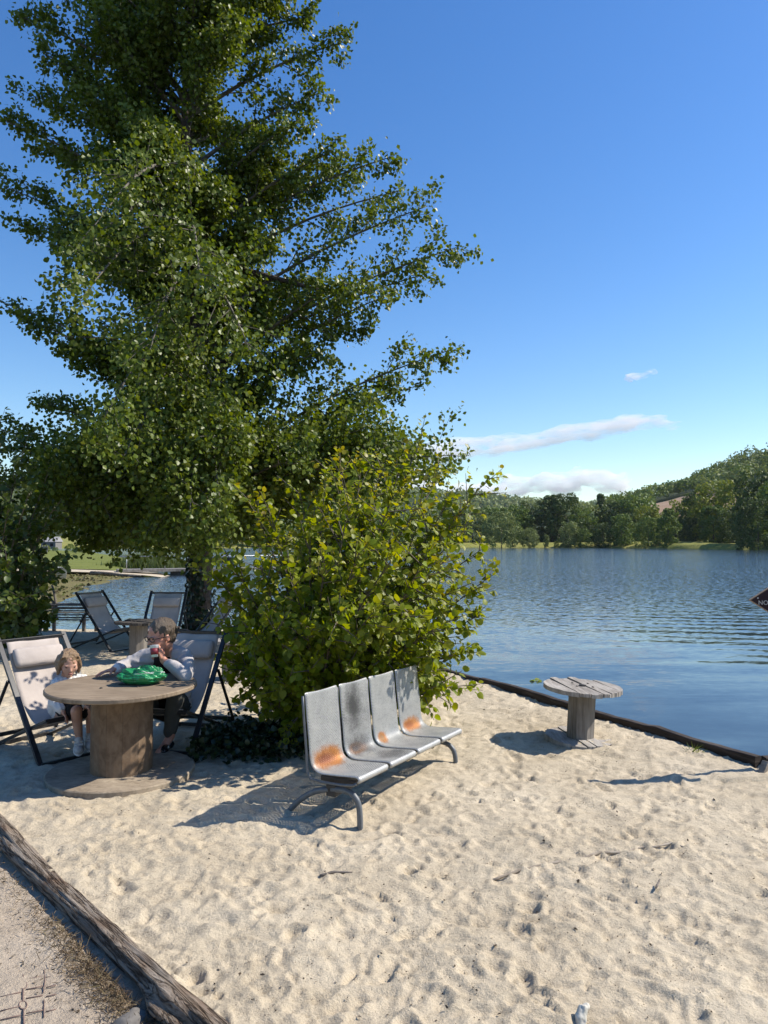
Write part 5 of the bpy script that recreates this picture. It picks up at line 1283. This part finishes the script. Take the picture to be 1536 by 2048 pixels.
# paper cup in her hand
cup = empty('paper_cup', cupc, 'white and red paper cup held at the woman mouth', 'cup')
ct = Vector((-.10, .22, .95)).normalized(); rq = ct.to_track_quat('Z', 'Y').to_matrix()
M_paper = simple('white_paper', (.72, .71, .69), (.78, .77, .75), 30, .6, 0, bs=0); M_red = simple('red_print', (.20, .02, .03), (.26, .03, .04), 30, .5, 0, bs=0)
mb = MB(); mb.lathe([(.025, -.042), (.034, .042), (.0365, .044), (.0365, .047), (.032, .046), (.024, -.036)], cupc, 24, rq); mb.build('body', M_paper, cup, smooth=True)
mb = MB(); mb.lathe([(.0274, -.026), (.0329, .024), (.0327, .024), (.0272, -.026)], cupc, 24, rq); mb.build('printed_band', M_red, cup, smooth=True)

# ---- child
SKIN_C = mat_skin('skin_child', (.46, .25, .175), (.53, .31, .225))
CC = yp(138, 1327, 6.0); child = empty('person', (-2.62, 6.1, 0), 'small fair haired child in a white jumper sitting in the deck chair', 'person')
mb = MB(); cf = Vector((.52, -.80, -.30)); PC, MC, cr, cfw, cu_ = head(mb, CC, cf, .212, child=True)
hip = Vector((-2.62, 6.10, .38)); cch = Vector((-2.585, 6.05, .545)); cn = Vector((-2.57, 6.03, .635))
s1 = yp(113, 1370, 5.97); s2 = yp(164, 1362, 6.08); e1 = yp(108, 1405, 5.95); h1 = yp(126, 1424, 5.87); e2 = Vector((-2.40, 6.02, .50)); h2 = Vector((-2.36, 5.92, .44))
k1 = yp(152, 1422, 5.88); k2 = yp(183, 1420, 5.98); a1 = yp(158, 1474, 5.93); a2 = yp(180, 1466, 6.02)
mb.chain([cn, PC(0, -.08, -.28)], [.042, .045]); mb.chain([hip, cch], [.100, .095]); mb.chain([cch, cn], [.085, .05]); mb.chain([s1, cn, s2], [.042, .05, .042])
mb.chain([s1, e1, h1], [.036, .030, .022]); mb.chain([s2, e2, h2], [.036, .030, .022])
for k_, a_, q in ((k1, a1, .5), (k2, a2, -.5)): mb.chain([hip + Vector((-.0, -.04, -.02)), k_, a_], [.066, .047, .029])
hand(mb, h1, (.62, -.35, -.62), (.1, -.3, -.6), .66, .6, thumb=1); hand(mb, h2, (.7, -.6, -.05), (0, 0, -1), .66, .4, thumb=-1)
mb.fused('body', SKIN_C, .0052, child, 3)
M_jump = mat_cloth('white_jumper', (.62, .60, .58), (.70, .685, .66), 120, .7); M_short = mat_cloth('black_skirt', (.008, .008, .009), (.016, .016, .017))
mb = MB(); mb.chain([hip + Vector((0, 0, .02)), cch], [.118, .110]); mb.chain([cch, cn + Vector((0, 0, -.02))], [.100, .060]); mb.chain([s1, cn + Vector((0, 0, -.015)), s2], [.055, .058, .055]); mb.chain([s1, e1, e1.lerp(h1, .8)], [.052, .047, .036]); mb.chain([s2, e2, e2.lerp(h2, .8)], [.052, .047, .036])
mb.fused('jumper', M_jump, .0075, child, 3, noise=lambda co: .004 * fbm(co[:, 0] * 18, co[:, 2] * 22, 91, 3) + .0025 * np.sin(co[:, 0] * 160 + co[:, 1] * 120))
mb = MB()
for k_ in (k1, k2): mb.chain([hip, hip.lerp(k_, .86)], [.098, .068])
mb.fused('skirt', M_short, .008, child, 3)
M_sneak = mat_cloth('pale_sneaker', (.40, .40, .40), (.50, .50, .50), 60, .3); M_sole = simple('white_sole', (.55, .54, .52), (.62, .61, .59), 30, .7, 0, bs=0)
for a_ in (a1, a2):
    d = Vector((.34, -.86, -.34)).normalized(); r_, f_, u_ = frame_of(d); Ms = Matrix((r_, f_, u_)).transposed(); c = a_ + d * .040 + Vector((0, 0, -.050))
    mb = MB(); mb.ell(c, (.037, .088, .036), Ms); mb.ell(c - d * .035 + u_ * .03, (.034, .045, .036), Ms); mb.ell(c + d * .045, (.038, .045, .032), Ms); sh = mb.fused('shoe', M_sneak, .006, child, 2)
    mb = MB(); mb.ell(c - u_ * .026, (.042, .094, .015), Ms); mb.build('sole', M_sole, sh, smooth=True)
    for k in (0, 1):
        mb = MB(); q = c + d * (-.005 + .03 * k) + u_ * (.040 - .005 * k); mb.box(q, (.062, .018, .006), Ms, .002); mb.build('strap', M_sole, sh)
M_hc = mat_hair('fair_hair', (.10, .058, .03), (.24, .15, .08), (.40, .28, .165))
cs = .212; mb = MB(); mb.ell(PC(0, -.085, .155), (.352 * cs, .425 * cs, .392 * cs), MC, 26, 18)
for q in (-1, 1):
    for k in range(8):
        a = -.35 + .060 * k; mb.chain([PC(q * .30, a + .05, .18), PC(q * (.375 + .02 * math.sin(k * 2.2)), a + .02, -.08), PC(q * (.35 + .03 * math.sin(k * 3.1)), a + .03 * math.cos(k), -.36 - .06 * math.sin(k * 1.7))], [.022, .019, .011], 10)
for k in range(7): mb.chain([PC(-.24 + .08 * k, -.34, .1), PC(-.26 + .087 * k, -.43, -.15), PC(-.24 + .08 * k, -.38, -.42)], [.025, .021, .012], 10)
for k in (0, 1, 4, 5): mb.chain([PC(-.20 + .08 * k, .05, .50), PC(-.28 + .112 * k, .22, .37), PC(-.375 + .15 * k, .12, .20)], [.011, .008, .004], 8)
mb.fused('hair', M_hc, .006, child, 2, noise=lambda co: .005 * fbm(co[:, 0] * 42, co[:, 2] * 34 + co[:, 1] * 20, 93, 3))
for q in (-1, 1):
    mb = MB(); mb.ell(PC(q * .135, .335, .005), (.055 * cs, .035 * cs, .024 * cs), MC); mb.build('eye', M_eye, child, smooth=True)
mb = MB(); mb.ell(PC(0, .375, -.255), (.085 * cs, .03 * cs, .03 * cs), MC); mb.build('mouth', M_lip, child, smooth=True)

# ---- things on the table
TZ = T1.z + .655
bc = yp(284, 1352, 5.64); bc.z = TZ + .006
M_bag, t, p, out = nt('green_bag_plastic')
v = obj_vec(t); n1 = noise(t, v, 12, 5, .6, .6); r = ramp(t, n1.outputs[0], [(.3, (.010, .12, .045)), (.6, (.018, .22, .075)), (.8, (.03, .30, .11))]); L(t, r.outputs[0], p.inputs['Base Color']); p.inputs['Roughness'].default_value = .28; bump(t, p, n1.outputs[0], .7, .02)
nu_, nv_ = 72, 40; V = []
def bag_pt(a, b):
    x = math.cos(a) * math.sin(b); y = math.sin(a) * math.sin(b); z = math.cos(b)
    x = math.copysign(abs(x) ** .85, x); rdg = 1 - abs(float(fbm(a * 1.3 + 2, b * 2.2, 97, 3))); rdg2 = float(fbm(x * 3, y * 3 + z * 2, 99, 3))
    k = 1 + .16 * (rdg - .5) + .10 * rdg2 + .20 * math.exp(-((x - .25) ** 2 + y * y) / .12) * max(z, 0) - .12 * math.exp(-((x + .35) ** 2) / .03) * max(z, 0)
    return bc + Vector((x * .170 * k, y * .11 * k, max(0, (z * .5 + .42)) * .118 * k))
for j in range(nv_):
    for i_ in range(nu_): V.append(tuple(bag_pt(2 * math.pi * i_ / nu_, math.pi * (j + .5) / nv_)))
i = np.arange(nu_ * nv_).reshape(nv_, nu_); jn_ = np.roll(i, -1, 1); q = np.stack([i[:-1], i[1:], jn_[1:], jn_[:-1]], -1).reshape(-1, 4)
bag = empty('shopping_bag', bc, 'crumpled green plastic bag lying on the large spool table', 'bag')
bo = link_mesh(np_mesh('body', np.array(V), list(np.full(len(q), 4)) + [nu_, nu_], np.r_[q.ravel(), i[0], i[-1][::-1]]), 'body', M_bag, bag, smooth=False)
mb = MB()
def stroke(a0, a1, b0, b1, w, wig=.0):
    P_ = []
    for k in range(14):
        u = k / 13; P_.append(bag_pt(a0 + (a1 - a0) * u, b0 + (b1 - b0) * u + wig * math.sin(k * 2.1)))
    P_ = [bc + (q - bc) * 1.02 + Vector((0, 0, .001)) for q in P_]; mb.tube(P_, w, 5)
stroke(-1.45, -.62, .72, .80, .0022, .02); stroke(-1.75, -.75, .98, 1.02, .0016, .02); stroke(-.55, -.20, .95, 1.15, .0026, .06); stroke(-.50, -.30, 1.2, 1.35, .0026, .05)
mb.build('printed_lines', M_paper, bag, smooth=True)
rp = yp(241, 1344, 5.86); rp.z = TZ + .022; mb = MB(); mb.box(rp, (.05, .03, .042), Matrix.Rotation(.4, 3, 'Z'), .004); tag(mb.build('packet', M_red, origin=rp), 'small red packet beside the woman hand on the spool table', 'packet')

# ================================================================== SAND CLUTTER
def on_sand(px, py):
    q = gp(px, py); q.z = sz(q.x, q.y); return q
def twig(pxs, r, lab, mat, nm='twig', lift=.006, z0=0):
    pts = [on_sand(*p) for p in pxs]; 
    for k, q in enumerate(pts): q.z += lift + .006 * math.sin(k * 1.9)
    mb = MB(); n_ = len(pts); fine = []
    for k in range(n_ - 1):
        for u in np.linspace(0, 1, 5)[:-1]: fine.append(pts[k].lerp(pts[k + 1], u))
    fine.append(pts[-1]); m_ = len(fine)
    mb.tube(fine, [r * (1 - .75 * abs(k / (m_ - 1) - .35)) * (1 + .2 * math.sin(k * 2.3)) for k in range(m_)], 7)
    return tag(mb.build(nm, mat, smooth=True, origin=pts[0]), lab, 'twig')
M_root = mat_wood('sandy_root', (.20, .165, .125), (.34, .29, .225), (.45, .39, .31), (3, 3, 3), 6, .9, .5)
twig([(983, 1758), (1040, 1744), (1100, 1732), (1165, 1722), (1200, 1712), (1245, 1710), (1282, 1698), (1312, 1700), (1345, 1694), (1390, 1708)], .009, 'long thin pale root lying across the sand on the right', M_root, 'driftwood_root', .001)
twig([(640, 1750), (668, 1746), (705, 1745)], .008, 'short brown twig on the sand below the bench', M_oldw)
twig([(1312, 1792), (1320, 1777)], .006, 'tiny twig sticking out of the sand under the long root', M_oldw, lift=.03)
b = on_sand(1158, 2052); tpx = yp(1168, 2012, b.y + .03); mb = MB(); mb.tube([b - Vector((0, 0, .06)), b.lerp(tpx, .4), b.lerp(tpx, .8), tpx], [.021, .019, .017, .018], 12); mb.ell(tpx + Vector((.008, 0, -.004)), .013); tag(mb.fused('driftwood_stump', simple('bleached_white', (.45, .42, .35), (.62, .59, .51), 40, .8, 0, bs=.4), .004, None, 1, origin=b, noise=lambda co: .004 * fbm(co[:, 0] * 60, co[:, 2] * 30, 131, 3)), 'white bleached piece of wood poking up at the bottom edge', 'driftwood')
# grass tuft by the edging
g = on_sand(1386, 1512); n = 46; ax = np.stack([rng.normal(size=n) * .75, rng.normal(size=n) * .75, np.ones(n) * .7], 1)
M_tuft = mat_leaf('grass_blade', [(.07, .11, .02), (.11, .15, .03), (.15, .17, .04)], rough=.5)
e = empty('grass_tuft', g, 'small green grass tuft in the sand beside the timber edging', 'plant')
link_mesh(leaves_mesh('blades', np.tile(np.array([tuple(g)]), (n, 1)) + rng.normal(size=(n, 3)) * .012, ax, rng.normal(size=(n, 3)), rng.uniform(.07, .15, n), T_BLADE, width=np.full(n, .010)), 'blades', M_tuft, e)
g = gp(1072, 1361, WATER_Z + .01); n = 7; e = empty('floating_plant', g, 'small yellow green plant floating on the water left of the plank table', 'plant')
link_mesh(leaves_mesh('leaves', np.array([tuple(g)]) + rng.normal(size=(n, 3)) * np.array([.03, .03, .004]), rand_dirs(n) * np.array([1, 1, .15]), rng.normal(size=(n, 3)) * .2 + np.array([0, 0, 1]), rng.uniform(.05, .08, n), T_BIG), 'leaves', mat_leaf('floating_leaf', [(.30, .33, .05), (.22, .28, .05)]), e)
# dark litter scattered on the sand
n = 9500; Y = 1.6 + 8.5 * rng.random(n) ** 1.4; X = rng.uniform(-.6, .62, n) * (Y + .8); cl = fbm(X * 1.1, Y * 1.1, 103, 2) > -.15
k = cl & (log_side(X, Y) > .12) & (pl_side(X, Y) < -.15); X, Y = X[k], Y[k]; n = len(X)
from bisect import bisect
ji = np.clip(np.searchsorted(yy, Y), 0, nY - 1); ii = np.clip(np.searchsorted(ss, X / (yy[ji] + 2.2)), 0, nX - 1); Zs = ZZ[ji, ii]
P = np.stack([X, Y, Zs + .002], 1); axs = rand_dirs(n) * np.array([1, 1, .25]); sizes = rng.uniform(.004, .012, n) * (1 + (rng.random(n) < .06) * 1.4)
M_lit = mat_leaf('litter', [(.05, .04, .03), (.10, .075, .05), (.035, .028, .022), (.16, .13, .10)], rough=.9, trans=0, spec=.1)
o = link_mesh(leaves_mesh('leaf_litter', P, axs, rng.normal(size=(n, 3)) * .5 + np.array([0, 0, 1]), sizes, T_SMALL, width=sizes * rng.uniform(.3, .9, n)), 'leaf_litter', M_lit); tag(o, 'dark bits of bark and leaf scattered over the sand', 'litter', kind='stuff')
# straw and dry moss along the near foot of the log
n = 3600; s = rng.uniform(-.5, LEN + .5, n); s = np.where(rng.random(n) < .65, rng.normal(LEN * .82, .34, n), s); off = -.095 - np.abs(rng.normal(0, .065, n))
P = np.stack([LOGA.x + ld.x * s + LN.x * off, LOGA.y + ld.y * s + LN.y * off, -.025 + np.abs(rng.normal(0, .014, n))], 1)
axs = np.stack([rng.normal(size=n), rng.normal(size=n), np.abs(rng.normal(size=n)) * .5], 1); ln = rng.uniform(.015, .055, n)
M_straw = mat_leaf('straw', [(.11, .075, .045), (.17, .12, .07), (.065, .045, .03), (.24, .18, .11), (.10, .085, .04)], rough=.9, trans=.1, spec=.1)
o = link_mesh(leaves_mesh('straw', P, axs, rng.normal(size=(n, 3)), ln, T_BLADE, width=rng.uniform(.0016, .004, n)), 'straw', M_straw); tag(o, 'dry straw and moss along the foot of the log', 'dry grass', kind='stuff')
n = 3800; X = rng.uniform(-2.6, -.3, n); Y = rng.uniform(2.0, 4.6, n); k = (log_side(X, Y) < -.12) & (log_side(X, Y) > -1.7) & ((fbm(X * 2.2, Y * 2.2, 107, 3) > .05) | (log_side(X, Y) > -.35)); X, Y = X[k], Y[k]; n = len(X)
P = np.stack([X, Y, np.full(n, -.021) + .008 * fbm(X * 2, Y * 2, 41, 3)], 1); sizes = rng.uniform(.006, .022, n)
o = link_mesh(leaves_mesh('path_litter', P, rand_dirs(n) * np.array([1, 1, .2]), rng.normal(size=(n, 3)) * .4 + np.array([0, 0, 1]), sizes, T_SMALL, width=sizes * rng.uniform(.15, .5, n)), 'path_litter', M_lit); tag(o, 'brown plant bits scattered over the path', 'litter', kind='stuff')
# exposed plastic paver grid in the path
M_pav = simple('paver_plastic', (.15, .095, .078), (.20, .135, .11), 30, .8, 0, bs=.1)
mb = MB(); z = -.024
def pl(pts, r=.0022): mb.tube([gp(x, y, z + .002) for x, y in pts], r, 5)
pl([(46, 1950), (47, 1964)], .0032); pl([(46, 1978), (46, 2003)], .0032); pl([(47, 2018), (48, 2048)], .0032); pl([(88, 1940), (90, 1962), (87, 1985)]); pl([(88, 2000), (88, 2034)])
for y in (1962, 1984, 2012, 2030): pl([(0, y + 10), (24, y + 4), (42, y)]); 
for y in (1958, 1978, 1996, 2026): pl([(52, y + 1), (72, y - 3), (86, y - 6)]); pl([(92, y - 3), (112, y - 8)])
for cyy in (1970, 2010): pl([(46 + 8 * math.cos(a), cyy + 8 * math.sin(a)) for a in np.linspace(0, 6.283, 15)])
tag(mb.build('paver_grid', M_pav, smooth=True), 'dark plastic paver grid showing through the path at bottom left', 'paver')
b = gp(268, 2046, -.025); mb = MB(); mb.ell(b + Vector((0, 0, -.012)), (.085, .06, .045), Matrix.Rotation(.6, 3, 'Z'), 18, 12)
o = mb.fused('stone', simple('grey_stone', (.11, .10, .09), (.18, .165, .145), 40, .9, 0), .01, None, 1, noise=lambda co: .012 * fbm(co[:, 0] * 16, co[:, 1] * 16, 109, 3)); tag(o, 'flat grey stone half buried beside the log', 'stone')
